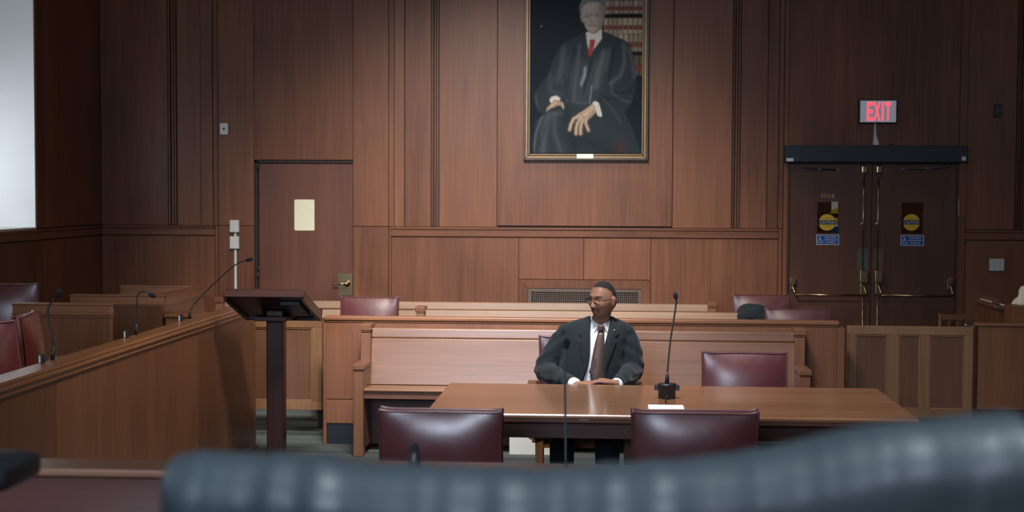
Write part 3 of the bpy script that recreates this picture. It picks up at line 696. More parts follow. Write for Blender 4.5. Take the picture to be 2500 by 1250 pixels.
# cuffs and hands
fill([(262, 722), (300, 712), (330, 730), (322, 752), (290, 745), (268, 775), (250, 750)], (.66, .65, .60), 1)
sk = (.50, .37, .26); skd = (.20, .13, .09); skl = (.66, .53, .40)
fill([(285, 745), (325, 750), (352, 765), (358, 800), (350, 815), (340, 790), (315, 785), (280, 800), (250, 815), (225, 832), (235, 800), (265, 770)], (.42, .31, .22), 1)
stroke([(265, 790), (300, 765)], 4, skl, .7); stroke([(290, 790), (330, 772)], 3, skd, .6); stroke([(348, 780), (352, 808)], 4, skl, .5)
fill([(566, 765), (588, 752), (612, 768), (635, 850), (632, 872), (605, 862), (590, 820)], (.70, .70, .66), 1)
stroke([(600, 780), (618, 855)], 4, (.40, .40, .38), .6)
fill([(540, 795), (568, 772), (590, 800), (588, 840), (560, 870), (530, 895), (480, 900), (440, 880), (460, 850), (500, 825)], sk, 1)
for pts, wd in [([(470, 860), (430, 885), (410, 925), (400, 968)], 11), ([(490, 880), (458, 915), (448, 960), (447, 998)], 11), ([(505, 890), (485, 925), (480, 965), (481, 998)], 11), ([(525, 880), (517, 915), (528, 945), (538, 972)], 10)]:
    stroke(pts, wd+3, skd, .5); stroke(pts, wd, sk, 1); stroke([(x-3, y) for x, y in pts], 4, skl, .6)
stroke([(560, 800), (520, 850), (480, 870)], 7, skl, .5); stroke([(575, 830), (540, 880)], 8, skd, .5); stroke([(490, 850), (500, 880)], 3, skd, .5)
fill([(755, 1040), (800, 1040), (810, 1143), (745, 1143)], (.09, .03, .03), 8, .7)
stroke([(188, 190), (188, 198)], 2.5, (.6, .6, .6), 1)
img *= .82
img *= (1+.06*(rs.rand(*UU.shape)-.5))[..., None]
nv, nu = UU.shape
yc = yp+.030
k0 = at(1260+U0/3.05, 0, Y=yc).x; k1 = at(1260+U1/3.05, 0, Y=yc).x
zz1 = at(1430, V1/3.05, Y=yc).z; zz0 = at(1430, V0/3.05, Y=yc).z
k0 = min(k0, px0+.06); k1 = max(k1, px1-.06)
xs_ = k0+(k1-k0)*(UU-us[0])/(us[-1]-us[0]); zs_ = zz0+(zz1-zz0)*(VV-vs[0])/(vs[-1]-vs[0])
me = bpy.data.meshes.new('canvas')
org = ORG[t.name]
co = np.stack([xs_-org.x, np.full(UU.shape, yc-org.y), zs_-org.z], -1).reshape(-1, 3)
idx = np.arange(nv*nu).reshape(nv, nu)
fa = np.stack([idx[:-1, :-1], idx[1:, :-1], idx[1:, 1:], idx[:-1, 1:]], -1).reshape(-1, 4)
me.vertices.add(len(co)); me.vertices.foreach_set('co', co.ravel())
me.loops.add(fa.size); me.loops.foreach_set('vertex_index', fa.ravel().astype(np.int32))
me.polygons.add(len(fa)); me.polygons.foreach_set('loop_start', (np.arange(len(fa))*4).astype(np.int32)); me.polygons.foreach_set('loop_total', np.full(len(fa), 4, np.int32))
me.update(calc_edges=True); me.validate()
ca = me.color_attributes.new('paint', 'FLOAT_COLOR', 'POINT'); ca.data.foreach_set('color', np.concatenate([img.reshape(-1, 3), np.ones((nv*nu, 1))], 1).ravel())
m_paint, nt, b = mat('oil_paint'); at_ = nt.nodes.new('ShaderNodeAttribute'); at_.attribute_name = 'paint'
nt.links.new(at_.outputs['Color'], b.inputs['Base Color']); b.inputs['Roughness'].default_value = .65; b.inputs['Specular IOR Level'].default_value = .12
me.materials.append(m_paint)
o = bpy.data.objects.new('canvas', me); COL.objects.link(o); o.parent = t; ORG[o.name] = org
sm = o.modifiers.new('thick', 'SOLIDIFY'); sm.thickness = .006; sm.offset = 0

# ------------------------------------------------------------------ PEWS
def pew(name, label, x0, x1, yf, h=.885, m_back=None, depth=.44, group=None, mtop=None):
    """yf: front of the end panels; back of the pew at yf+depth"""
    t = thing(name, label, 'pew', ((x0+x1)/2, yf, 0), group=group)
    mb = m_back or m_pew; mt = mtop or mb; yb = yf+depth; tw = .072
    for s, xa in ((-1, x0), (1, x1-tw)):
        q = MB()
        q.prism([(yf, 0), (yf+.07, 0), (yf+.09, .05), (yb-.06, .05), (yb-.03, 0), (yb+.07, 0), (yb+.075, h-.06), (yb-.075, h-.06), (yb-.085, .60), (yf, .60)], 'X', xa, xa+tw)
        q.build('end_panel', m_pewz, t, bevel=.006)
        q = MB(); q.box(xa-.003, xa+tw+.003, yf-.004, yb-.087, .6005, .607); q.box(xa-.006, xa+tw+.006, yf-.010, yb-.089, .611, .645); q.build('arm_cap', m_pewz, t, bevel=.005)
        q = MB(); q.box(xa-.002, xa+tw+.002, yb-.08, yb+.079, h-.056, h-.048); q.box(xa-.005, xa+tw+.005, yb-.085, yb+.082, h-.044, h); q.build('post_cap', m_pewz, t, bevel=.005)
    a, b = x0+tw-.002, x1-tw+.002
    # tilted back: sheet profile, slightly reclined
    q = MB(); q.prism([(yb-.070, .47), (yb+.0, h-.107), (yb+.025, h-.107), (yb-.045, .47)], 'X', a, b)
    q.build('backrest', mb, t, bevel=.003)
    q = MB(); q.prism([(yb-.008, h-.098), (yb+.000, h-.04), (yb+.005, h-.032), (yb+.05, h-.032), (yb+.05, h-.098)], 'X', a, b)
    q.build('top_rail', mt, t, bevel=.006)
    q = MB(); q.prism([(yf+.02, .480), (yb-.05, .465), (yb-.05, .44), (yf+.02, .452), (yf+.006, .466)], 'X', a, b); q.build('seat', m_pew, t, bevel=.008)
    q = MB(); q.box(a, b, yf+.03, yf+.055, .405, .451); q.build('seat_rail', m_bar2, t, bevel=.002)
    q = MB(); q.box(a, b, yb-.06, yb-.04, .04, .44); q.build('under_panel', m_tdark, t)
    return t
m_bar2 = wood('pew_rail_wood', (.10, .04, .022), (.2, .085, .05), 'X', rough=.4)
yf1 = 9.75
px_a, px_b = at(862, 1000, Y=yf1).x, at(1980, 900, Y=yf1).x
pew('pew', 'long polished pew directly behind the seated man, in front of the wooden bar', px_a, px_b, yf1, h=.90, depth=.37)
# gallery pews behind the bar
yg = 11.45; ga, gb = at(1000, 750, Y=yg).x, at(1852, 760, Y=yg).x
pew('pew', 'gallery pew just behind the bar with a dark coat over its back', ga, gb, yg, h=.885, m_back=m_pale, group='gallery pews behind the bar')
yg2 = 12.32; ga, gb = at(497, 745, Y=yg2).x, at(1757, 745, Y=yg2).x
pew('pew', 'rearmost gallery pew against the wall under the air grille', ga, gb, yg2, h=.885, m_back=m_pale, group='gallery pews behind the bar')

# ------------------------------------------------------------------ BAR
yb_ = 10.24
bx0, bx1 = at(797, 1000, Y=yb_).x, at(2043, 850, Y=yb_).x
bh = .94
t = thing('bar_partition', 'long panelled wooden bar dividing the well from the gallery pews', 'partition', ((bx0+bx1)/2, yb_, 0))
q = MB(); j1 = at(830, 975, Y=yb_).z; kz = at(830, 1033, Y=yb_).z
q.box(bx0, bx1, yb_, yb_+.05, j1+.003, bh-.03); q.box(bx0+.0, bx1, yb_-.004, yb_+.05, kz, j1-.003); q.build('panel', m_bar, t, bevel=.002)
q = MB(); q.box(bx0+.01, bx1, yb_+.006, yb_+.045, 0, kz); q.build('kick_base', m_black, t)
q = MB(); q.box(bx0-.004, bx1+.004, yb_-.008, yb_+.058, bh-.042, bh-.03); q.box(bx0-.012, bx1+.012, yb_-.018, yb_+.085, bh-.027, bh); q.build('cap_rail', m_barx, t, bevel=.005)
q = MB(); q.box(bx0-.025, bx0, yb_, yb_+.06, 0, bh-.03); q.build('end_post', m_pewz, t, bevel=.004)
ex0, ex1 = at(2043, 850, Y=yb_).x, at(2062, 850, Y=yb_).x
q = MB(); q.box(ex0, ex1, yb_-.012, yb_+.10, 0, bh-.045); q.build('end_post', m_bar, t, bevel=.004)

# ------------------------------------------------------------------ GATES
def gate(label, x0, x1, y, z0, z1, stiles, mm, extra=None):
    t = thing('swing_gate', label, 'gate', ((x0+x1)/2, y, z0))
    wt = .065
    q = MB(); q.box(x0, x1, y, y+.04, z1-wt*.95, z1); q.build('rail', mm, t, bevel=.003)
    q = MB(); q.box(x0, x1, y, y+.04, z0, z0+wt); q.build('rail', mm, t, bevel=.003)
    for a, b in stiles: q = MB(); q.box(a, b, y, y+.04, z0+wt, z1-wt*.95); q.build('stile', mm, t, bevel=.003)
    for (a, b), (c, d) in zip(stiles[:-1], stiles[1:]):
        q = MB(); q.box(b, c, y+.014, y+.026, z0+wt, z1-wt*.95); q.build('panel', m_gate, t)
        q = MB(); frame_y(q, b, c, z0+wt, z1-wt*.95, .012, .012, y+.006, y+.014); q.build('moulding', mm, t, bevel=.003)
    return t
yq = 10.62
f_ = lambda px: at(px, 880, Y=yq).x
x0, x1 = f_(560), f_(786)
m_gatel = wood('gate_frame_wood', (.17, .085, .04), (.31, .165, .08), 'Z', rough=.42, coat=.2)
gz1 = at(700, 780, Y=yq).z; gz0 = at(700, 1000, Y=yq).z
lg = gate('wooden swing gate behind the dark lectern, hung clear of the carpet', x0, x1, yq, gz0, gz1, [(x0, x0+.07), (f_(762), x1)], m_gatel)
for hz_ in (.35, .70): q = MB(); q.box(at(776, 1000, Y=10.9).x+.01, x1-.005, 10.655, 10.901, hz_, hz_+.02); q.build('hinge_arm', m_tdark, lg)
q = MB(); q.box(at(776, 1000, Y=10.9).x, at(791, 1000, Y=10.9).x, 10.9, 11.0, 0, .86); tag(q.build('gate_post', m_lect, bevel=.004), 'dark upright post behind the hinge edge of the left gate', 'post')
yq = 10.52
f_ = lambda px: at(px, 900, Y=yq).x
gz1 = at(2220, 797, Y=yq).z; gz0 = at(2220, 1021, Y=yq).z
gt = gate('three-panel swing gate standing below the double doors', f_(2068), f_(2376), yq, gz0, gz1, [(f_(2068), f_(2087)), (f_(2167), f_(2194)), (f_(2247), f_(2269)), (f_(2355), f_(2376))], m_gatel)
c = at(2358, 795, Y=yq)
q = MB(); q.box(c.x-.0, c.x+.07, yq+.005, yq+.03, gz1+.001, gz1+.012); q.ell((c.x+.004, yq+.015, gz1+.012), (.013, .013, .012)); q.build('latch', m_steel, gt)
# right-hand partition and clerk's desk
x0 = at(2386, 900, Y=10.5).x
t = thing('bar_partition', 'plain wooden bar section right of the three-panel gate', 'partition', (x0+1, 10.5, 0))
pz1 = at(2440, 790, Y=10.5).z; pz0 = at(2440, 1002, Y=10.5).z
q = MB(); q.box(x0, WR-.02, 10.5, 10.56, pz0+.004, pz1-.02); q.build('panel', m_bar, t, bevel=.002)
q = MB(); q.box(x0, WR-.02, 10.495, 10.56, 0, pz0); q.build('kick_base', m_tdark, t)
q = MB(); q.box(x0-.012, WR-.02, 10.485, 10.58, pz1-.018, pz1); q.build('cap_rail', m_barx, t, bevel=.004)
q = MB(); q.box(x0-.03, x0-.003, 10.49, 10.57, 0, pz1-.02); q.build('end_post', m_tdark, t, bevel=.004)
# writing desk behind it, sloped top descending to the right
A, B = at(2383, 718, Y=11.3), at(2500, 757, Y=10.75)
t = thing('writing_desk', 'tall wooden slope-topped desk at the right edge, behind the bar', 'desk', (A.x+.4, 11.0, 0))
xl = at(2383, 740, Y=11.5).x; xr = at(2493, 760, Y=10.9).x
zl = at(2383, 728, Y=11.5).z; zr = at(2493, 757, Y=10.9).z
q = MB()
q.prism([(xl, 0), (xr, 0), (xr, zr-.03), (xl, zl-.03)], 'Y', 10.9, 11.5); q.build('carcass', m_jury, t, bevel=.004)
q = MB(); q.prism([(xl-.02, zl-.03), (xr+.02, zr-.034), (xr+.02, zr), (xl-.02, zl)], 'Y', 10.87, 11.53); q.build('desk_top', m_bar2, t, bevel=.005)
q = MB(); q.prism([(xl-.01, zl), (xl+.02, zl), (xl+.02, zl+.04), (xl-.01, zl+.04)], 'Y', 10.9, 11.5); q.build('ledge', m_bar2, t, bevel=.004)
c = at(2432, 726, Y=11.1)
q = MB(); kk = (zr-zl)/(xr-xl)
sx = c.x
def zdesk(x): return zl+kk*(x-xl)
q.prism([(sx-.07, zdesk(sx-.07)+.001), (sx+.07, zdesk(sx+.07)+.001), (sx+.07, zdesk(sx+.07)+.008), (sx-.07, zdesk(sx-.07)+.008)], 'Y', 11.0, 11.3)
tag(q.build('paper_sheet', m_paper), 'white papers lying on the slope-topped desk at the right edge', 'paper')
# cream cloth bag / shade at the edge
c = at(2503, 744, Y=10.72)
q = MB(); prof = [(.085, 0), (.09, .01), (.075, .035), (.05, .06), (.045, .10), (.03, .13), (.01, .14)]
rings = []
for r, h in prof: rings.append([(c.x+(r+.012*math.sin(a*5+h*30))*math.cos(a), 10.72+(r+.012*math.sin(a*5+h*30))*.7*math.sin(a), c.z+h) for a in [2*PI*k/28 for k in range(28)]])
q.loft(rings); 
st = MB(); st.box(c.x-.12, c.x+.5, 10.6, 10.84, 0, c.z-.001, .5)
tag(st.build('side_cabinet', m_jury, bevel=.004), 'wooden cabinet beside the slope-topped desk, mostly out of frame at right', 'cabinet')
tag(q.build('cream_cloth', plain('cream_cloth', (.75, .68, .50), .9, bump=.5, bscale=40)), 'crumpled cream cloth at the right edge beside the desk', 'cloth')
# wooden slat chair behind the gate
cx = at(2356, 780, Y=12.3).x
t = thing('slat_chair', 'small orange-brown slat-back wooden chair behind the three-panel gate', 'chair', (cx, 12.3, 0))
zt = at(2356, 768, Y=12.3).z
q = MB(); q.box(cx-.20, cx+.22, 12.3, 12.325, zt-.05, zt); q.build('top_rail', m_chairw, t, bevel=.006)
for s in (-.205, .2):
    q = MB(); q.tube([(cx+s, 12.31, 0), (cx+s, 12.31, zt+.01)], .016, 10); q.build('leg', m_chairw, t)
    q = MB(); q.tube([(cx+s, 11.93, 0), (cx+s, 11.93, .44)], .016, 10); q.build('leg', m_chairw, t)
for k in range(5): x = cx-.13+.07*k; q = MB(); q.box(x-.01, x+.01, 12.306, 12.318, .46, zt-.05); q.build('slat', m_chairw, t)
q = MB(); q.box(cx-.22, cx+.22, 11.90, 12.33, .42, .46); q.build('seat', m_chairw, t, bevel=.01)

# ------------------------------------------------------------------ JURY BOX
yje = 10.04; xj = at(625, 1000, Y=yje).x; jc = at(580, 754, X=xj).z
t = thing('jury_rail', 'long capped wooden jury-box wall running in from the lower left', 'partition', (xj, 6, 0))
q = MB(); ys = [3.2, 4.5, at(137, 1000, X=xj).y, at(360, 1000, X=xj).y, 8.6, yje]; ys = sorted(ys)
capb = jc-.068
for a, b in zip(ys[:-1], ys[1:]): q.box(xj-.05, xj, a+.0012, b-.0012, .0, capb)
q.build('panel', m_jury, t, bevel=.0015)
q = MB(); q.prism([(xj-.06, capb), (xj+.008, capb), (xj+.012, capb+.010), (xj+.006, capb+.016), (xj+.006, capb+.026), (xj+.016, capb+.032), (xj+.016, capb+.042), (xj+.008, capb+.046), (xj+.010, jc-.008), (xj+.004, jc), (xj-.115, jc), (xj-.12, jc-.008), (xj-.12, jc-.04), (xj-.06, jc-.045)], 'Y', 3.2, yje+.012)
q.build('cap_rail', m_juryy, t, bevel=.003)
q = MB(); q.box(xj-.30, xj-.05, yje-.05, yje, 0, capb); q.build('end_panel', m_jury, t, bevel=.003)
q = MB(); q.box(xj-.02, xj+.012, 9.3, yje+.01, .0, .03); q.build('metal_shoe', m_steel, t)
# stepped jury platform
q = MB(); q.box(WL+.001, xj-.052, 3.2, 9.9, 0, .20); struct(q.build('floor_jury', m_carpet))
def cross_wall(label, x0, x1, y, top, ret=None, th=.06, lowered=None):
    t = thing('jury_partition', label, 'partition', ((x0+x1)/2, y, 0))
    q = MB(); q.box(x0, x1, y, y+th, 0, top-.085); q.build('panel', m_jury, t, bevel=.002)
    q = MB(); q.box(x0-.006, x1+.006, y-.006, y+th+.006, top-.092, top-.080); q.box(x0-.010, x1+.010, y-.012, y+th+.012, top-.078, top-.066); q.box(x0-.004, x1+.004, y-.004, y+th+.004, top-.066, top-.012); q.box(x0-.008, x1+.008, y-.008, y+th+.03, top-.012, top)
    q.build('cap_rail', m_barx, t, bevel=.004)
    if ret:
        q = MB(); q.box(x1-th, x1, y+th+.001, ret, 0, top-.085); q.build('return_panel', m_jury, t, bevel=.002)
        q = MB(); q.box(x1-th-.01, x1+.010, y+th+.03, ret, top-.078, top-.066); q.box(x1-th-.004, x1+.004, y+th+.03, ret, top-.092, top-.012); q.box(x1-th-.02, x1+.008, y+th+.03, ret, top-.012, top); q.build('return_cap', m_juryy, t, bevel=.004)
    return t
# nearest: px 30-268 at cap y 741
y1 = 9.35; z1 = at(150, 741, Y=y1).z
cross_wall('nearest low wooden partition inside the jury box, behind the juror chairs', at(32, 760, Y=y1).x, at(268, 760, Y=y1).x, y1, z1)
y2 = 11.0; z2 = at(280, 720, Y=y2).z
cross_wall('middle wooden partition left of the gallery with a side returning to the wall', at(172, 740, Y=y2).x, at(396, 740, Y=y2).x, y2, z2, ret=12.15)
y3 = 12.2; z3 = at(400, 698, Y=y3).z
cross_wall('rearmost wooden partition near the dark corner, highest of the three', at(295, 710, Y=y3).x, at(497, 710, Y=y3).x, y3, z3)
x3 = at(495, 740, Y=y3).x
# low ledge right of the middle partition
A, B = at(388, 766, Y=11.05), at(480, 768, Y=11.05)
q = MB(); A.x = at(400, 766, Y=11.0).x; q.box(A.x+.012, B.x, 11.0, 11.3, 0, A.z-.02); q.box(A.x+.005, B.x+.01, 10.98, 11.31, A.z-.02, A.z); tag(q.build('low_ledge', m_jury, bevel=.004), 'low wooden ledge between the middle partition and the jury microphones', 'ledge')

# ------------------------------------------------------------------ CHAIRS
def leather_slab(w0, w1, h, th, nx=22, nz=20, puff=.045, sag=-.003, pinch=.5):
    """upright cushion: width w0 bottom, w1 top, height h; faces -Y and +Y puffed"""
    q = MB(); fr = []; rings = []
    def edge(u, v, side):
        wv = (w0+(w1-w0)*v)/2
        x = u*wv*(1-.03*math.sin(PI*v)); z = v*h - sag*(1-u*u)*(v**3)*1.0
        z += .010*(abs(u)**10)*(v**6)
        p = (1-abs(u)**2.4)*(1-abs(2*v-1)**2.4)
        fold = .004*math.sin(abs(u)*13+v*9)*abs(u)**4*(1-abs(u)**14)*v
        y = side*(th/2+puff*p+fold*pinch)
        return (x, y, z)
    vs = []; fs = []
    for side in (-1, 1):
        o = len(vs)
        for j in range(nz+1):
            for i in range(nx+1):
                u = math.sin((2*i/nx-1)*PI/2*.98)/math.sin(PI/2*.98); v = .5+.5*math.sin((2*j/nz-1)*PI/2*.98)/math.sin(PI/2*.98)
                vs.append(edge(u, v, side))
        for j in range(nz):
            for i in range(nx):
                a = o+j*(nx+1)+i; f = (a, a+1, a+nx+2, a+nx+1)
                fs.append(f if side < 0 else f[::-1])
    def row(o, ids): return [o+k for k in ids]
    per = list(range(nx+1))+[(nx+1)*j+nx for j in range(1, nz+1)]+[(nx+1)*nz+i for i in range(nx-1, -1, -1)]+[(nx+1)*j for j in range(nz-1, 0, -1)]
    o2 = (nx+1)*(nz+1); n = len(per)
    for k in range(n): a, b = per[k], per[(k+1) % n]; fs.append((a, a+o2, b+o2, b))
    q.add(vs, fs, .5, 0, True)
    path = [vs[k] for k in per]; path2 = [vs[k+o2] for k in per]
    return q, path, path2
def closed_tube(q, pts, r, seg=6):
    pts = [Vector(p) for p in pts]; n = len(pts); rings = []
    for i in range(n):
        d = (pts[(i+1) % n]-pts[i-1]).normalized(); a = Vector((0, 1, 0)); u = d.cross(a).normalized(); w_ = d.cross(u)
        rings.append([p for p in [pts[i]+u*math.cos(2*PI*k/seg)*r+w_*math.sin(2*PI*k/seg)*r for k in range(seg)]])
    rings.append(rings[0]); q.loft(rings, False)
m_nail = plain('nailhead_brass', (.4, .28, .12), .3, 1)
def armchair(label, loc, rz=0, W0=.52, W1=.50, top=.93, group=None, ztop_seat=.46, arms=True, red=None, ah=0):
    t = thing('leather_armchair', label, 'chair', loc, rz, group)
    ml = red or m_leather; zb = .50; h = top-zb; th = .055
    tilt = Matrix.Translation((0, .23, zb)) @ Matrix.Rotation(math.radians(-5), 4, 'X')
    q, p1, p2 = leather_slab(W0, W1, h/math.cos(math.radians(7)), th)
    pp = MB(); closed_tube(pp, p1, .006); closed_tube(pp, p2, .006)
    q.xf(tilt); bk = q.build('backrest', ml, t, world=False)
    pp.xf(tilt); pp.build('piping', ml, bk, world=False)
    for s in (-1, 1):
        nl = MB()
        for k in range(int(h/.017)):
            v = k*.017/h; wv = (W0+(W1-W0)*v)/2*(1-.03*math.sin(PI*v)); nl.ell((s*(wv+.001), .018, v*h), (.003, .0045, .0045), 6, 4)
        nl.xf(tilt); nl.build('nail_trim', m_nail, bk, world=False)
    s_, _, _ = leather_slab(W0-.02, W0+.02, .50, .07, puff=.025, sag=0)
    s_.xf(Matrix.Translation((0, .24, ztop_seat-.035)) @ Matrix.Rotation(math.radians(90), 4, 'X') @ Matrix.Rotation(0, 4, 'Z'))
    s_.build('seat', ml, t, world=False)
    q = MB(); hw = W0/2-.01
    q.box(-hw, hw, -.25, .23, .34, .395); q.build('seat_frame', m_chairw, t, bevel=.004, world=False)
    for sx in (-1, 1):
        for sy in (-1, 1):
            x = sx*(hw-.01); q = MB(); y = -.235 if sy < 0 else .215; yb2 = y-(.02 if sy < 0 else -.05)
            a, b = .024, .016
            q.loft([[(x-b, yb2-b, 0), (x+b, yb2-b, 0), (x+b, yb2+b, 0), (x-b, yb2+b, 0)], [(x-a, y-a, .35), (x+a, y-a, .35), (x+a, y+a, .35), (x-a, y+a, .35)], [(x-a, y-a, .40), (x+a, y-a, .40), (x+a, y+a, .40), (x-a, y+a, .40)]], smooth=False)
            q.build('leg', m_chairw, t, bevel=.003, world=False)
        if arms:
            q = MB(); x = sx*(hw+.035)
            pts = [(.20, .655), (.05, .675), (-.10, .685), (-.20, .68), (-.245, .66), (-.24, .645), (-.10, .655), (.05, .645), (.20, .625)]
            q.prism([(a, b+ah) for a, b in pts], 'X', x-.03, x+.03); q.box(x-.018, x+.018, -.20, -.16, .38, .65+ah); q.box(x-.016, x+.016, .18, .21, .38, .64+ah)
            q.box(min(x, sx*(hw-.02)), max(x, sx*(hw-.02)), -.20, -.16, .36, .39); q.box(min(x, sx*(hw-.02)), max(x, sx*(hw-.02)), .18, .21, .36, .39)
            q.build('armrest', m_chairw, t, bevel=.006, world=False)
    return t
G1 = 'maroon chairs around the counsel table'
# near pair seen from behind (their fronts face away, towards the table)
def px_x(px, Y): return at(px, 900, Y=Y).x
yk = 6.30
armchair('maroon leather chair seen from behind, left one at the near side of the table', (px_x(1083, yk), yk+.20, 0), PI-.02, .56, .548, .876, G1, arms=False)
armchair('maroon leather chair seen from behind, right one at the near side of the table', (px_x(1692, yk), yk+.20, 0), PI+.02, .56, .548, .886, G1, arms=False)
yk = 8.42
armchair('empty maroon leather chair facing us across the table, right of the microphone', (px_x(1818, yk), yk-.23, 0), 0, .51, .49, .90, G1, arms=False)
MANX = px_x(1436, 8.6)
armchair('maroon leather armchair the man in the dark suit sits on', (MANX-.02, 8.60, 0), .03, .58, .56, .942, G1, ah=.028)
yk = 11.75
armchair('maroon leather chair in the gallery at the left end of the nearer pew', (px_x(899, yk), yk-.27, 0), -.05, .50, .48, .96, 'maroon chairs in the gallery')
yk = 12.5
armchair('maroon leather chair in the gallery nearest the double doors, rear of the two', (px_x(1857, yk), yk-.27, 0), .04, .50, .48, .955, 'maroon chairs in the gallery')
yk = 11.5
# this one stands in front of the rear one
armchair('maroon leather chair in the gallery half behind the dark coat', (px_x(1941, yk), yk-.27, 0), -.03, .52, .50, .915, 'maroon chairs in the gallery')
G2 = 'maroon juror chairs in the jury box'
m_redl = leather('juror_leather', (.10, .014, .012), (.16, .03, .026), .38)
c = at(94, 770, Y=7.9)
armchair('juror chair seen edge-on with a row of brass nailheads', (c.x+.19, 7.95, .20), math.radians(101), .50, .46, c.z-.20, G2, arms=True, red=m_redl)
c = at(-22, 790, Y=7.0)
armchair('juror chair with its reddish back cut by the left picture edge', (c.x+.13, 6.75, .20), math.radians(40), .46, .34, c.z-.20, G2, arms=False, red=m_redl)
c = at(-10, 702, Y=9.9)
armchair('dark juror chair behind the nearest partition at the left picture edge', (c.x-.02, 9.9, .20), math.radians(12), .56, .52, c.z-.20, G2, arms=False)
c = at(12, 740, Y=8.9)
armchair('juror chair at the left edge whose wooden arm curves by the partition', (c.x-.30, 8.9, .20), math.radians(70), .50, .46, .95, G2, arms=True)
# coat over the gallery pew
m_coat = plain('coat_cloth', (.006, .014, .020), .9, bump=.8, bscale=60, var=.4)
ycoat = yg+.44
def cz_(px, py, Y=ycoat): v = at(px, py, Y=Y); return v.x, v.z
pts = [(1799, 779), (1801, 766), (1806, 757), (1813, 749), (1826, 744), (1840, 742), (1856, 746), (1872, 751), (1880, 762), (1888, 776), (1892, 790), (1892, 800), (1838, 800), (1830, 776), (1820, 770), (1816, 780)]
P = [cz_(*p) for p in pts]
top_o = P[:12]; bot = P[12:]
q = MB(); nY = 7; rings = []
cxm = sum(p[0] for p in P)/len(P); czm = sum(p[1] for p in P)/len(P)
for k in range(nY+1):
    a = k/nY*PI; y = ycoat+.0-.21*math.cos(a); s = .80+.24*math.sin(a)**.6
    rings.append([(cxm+(x-cxm)*s+.008*math.sin(9*x*k), y+.01*math.sin(40*x), czm+(z-czm)*s+.006*math.sin(31*x+k)) for x, z in P])
q.loft(rings); co_ = q.build('coat', m_coat); tag(co_, 'dark green-black coat draped over the gallery pew back', 'coat')
sm = co_.modifiers.new('s', 'SUBSURF'); sm.levels = 1; sm.render_levels = 2

# ------------------------------------------------------------------ COUNSEL TABLE
TZ = .76
n0 = at(1040, 1010, Z=TZ); n1 = at(2247, 1027, Z=TZ); f0 = at(1098, 934, Z=TZ); f1 = at(2140, 948, Z=TZ)
ty0, ty1 = n0.y*.15+n1.y*.85+.03, (f0.y+f1.y)/2
tx1 = at(2247, 1027, Y=ty0).x; tx0 = f0.x+.0
print('TABLE', n0, n1, f0, f1)
t = thing('counsel_table', 'long polished brown counsel table in the centre', 'table', ((tx0+tx1)/2, (ty0+ty1)/2, 0))
q = MB(); q.box(tx0, tx1, ty0, ty1, TZ-.024, TZ); q.build('tabletop', m_table, t, bevel=.009, seg=3)
q = MB(); q.box(tx0+.02, tx1-.02, ty0+.02, ty1-.02, TZ-.045, TZ-.024); q.build('edge_moulding', m_lectx, t, bevel=.004)
q = MB(); ax0, ax1, ay0, ay1 = tx0+.12, tx1-.16, ty0+.10, ty1-.10
q.box(ax0, ax1, ay0, ay0+.025, TZ-.135, TZ-.045); q.box(ax0, ax1, ay1-.025, ay1, TZ-.135, TZ-.045); q.box(ax0, ax0+.025, ay0, ay1, TZ-.135, TZ-.045); q.box(ax1-.025, ax1, ay0, ay1, TZ-.135, TZ-.045)
q.build('apron', m_tdark, t, bevel=.002)
for x in (ax0-.005, ax1-.065):
    for y in (ay0-.005, ay1-.065):
        q = MB(); q.box(x, x+.07, y, y+.07, 0, TZ-.046); q.build('leg', m_tdark, t, bevel=.004)
xm_ = at(1538, 1080, Y=ty0+.5).x
q = MB(); q.box(xm_-.03, xm_+.03, ty0+.5, ty0+.56, 0, TZ-.046); q.build('leg', m_tdark, t, bevel=.004)
c = at(1424, 1024, Y=ty0); q = MB(); q.prism([(c.x-.03, c.z-.004), (c.x-.02, c.z+.005), (c.x, c.z+.008), (c.x+.026, c.z+.007), (c.x+.03, c.z-.006), (c.x, c.z-.009)], 'Y', ty0+.0185, ty0+.0205); q.build('tape_scrap', m_steel, t)
# paper pad
a = at(1583, 995, Z=TZ+.003); b = at(1668, 992, Z=TZ+.003)
yp0 = at(1620, 1003, Z=TZ).y; yp1 = at(1620, 991, Z=TZ).y
q = MB(); q.box(a.x, b.x, yp0-.12, yp1, TZ+.0008, TZ+.006, .5); tag(q.build('paper_sheet', m_paper), 'white sheet on the table just behind the right near chair', 'paper')
# ------------------------------------------------------------------ MICROPHONES
def smooth_pts(pts, n=8):
    P = [Vector(p) for p in pts]; P = [2*P[0]-P[1]]+P+[2*P[-1]-P[-2]]; out = []
    for i in range(1, len(P)-2):
        for k in range(n):
            t_ = k/n; a, b, c, d = P[i-1:i+3]
            out.append(.5*((2*b)+(c-a)*t_+(2*a-5*b+4*c-d)*t_*t_+(3*b-a-3*c+d)*t_**3))
    out.append(P[-2]); return out
def mic(label, pts, base=None, hr=.011, hl=.045, nr=.0042, group=None, name='gooseneck_microphone', mneck=None):
    t = thing(name, label, 'microphone', pts[0], group=group)
    sp = smooth_pts(pts); n = len(sp)
    q = MB(); q.tube(sp, nr, 10); q.build('gooseneck', mneck or m_black, t)
    d = (sp[-1]-sp[-2]).normalized(); e = sp[-1]
    q = MB(); q.tube([e-d*.005, e+d*.002, e+d*hl*.3, e+d*hl*.8, e+d*hl], [hr*.55, hr*.9, hr, hr, hr*.5], 14); q.build('mic_head', m_foam, t)
    d0 = (sp[1]-sp[0]).normalized()
    q = MB(); q.tube([sp[0], sp[0]+d0*.03, sp[0]+d0*.06], [nr*2.4, nr*2.1, nr*1.1], 12); q.build('collar', m_black, t)
    return t
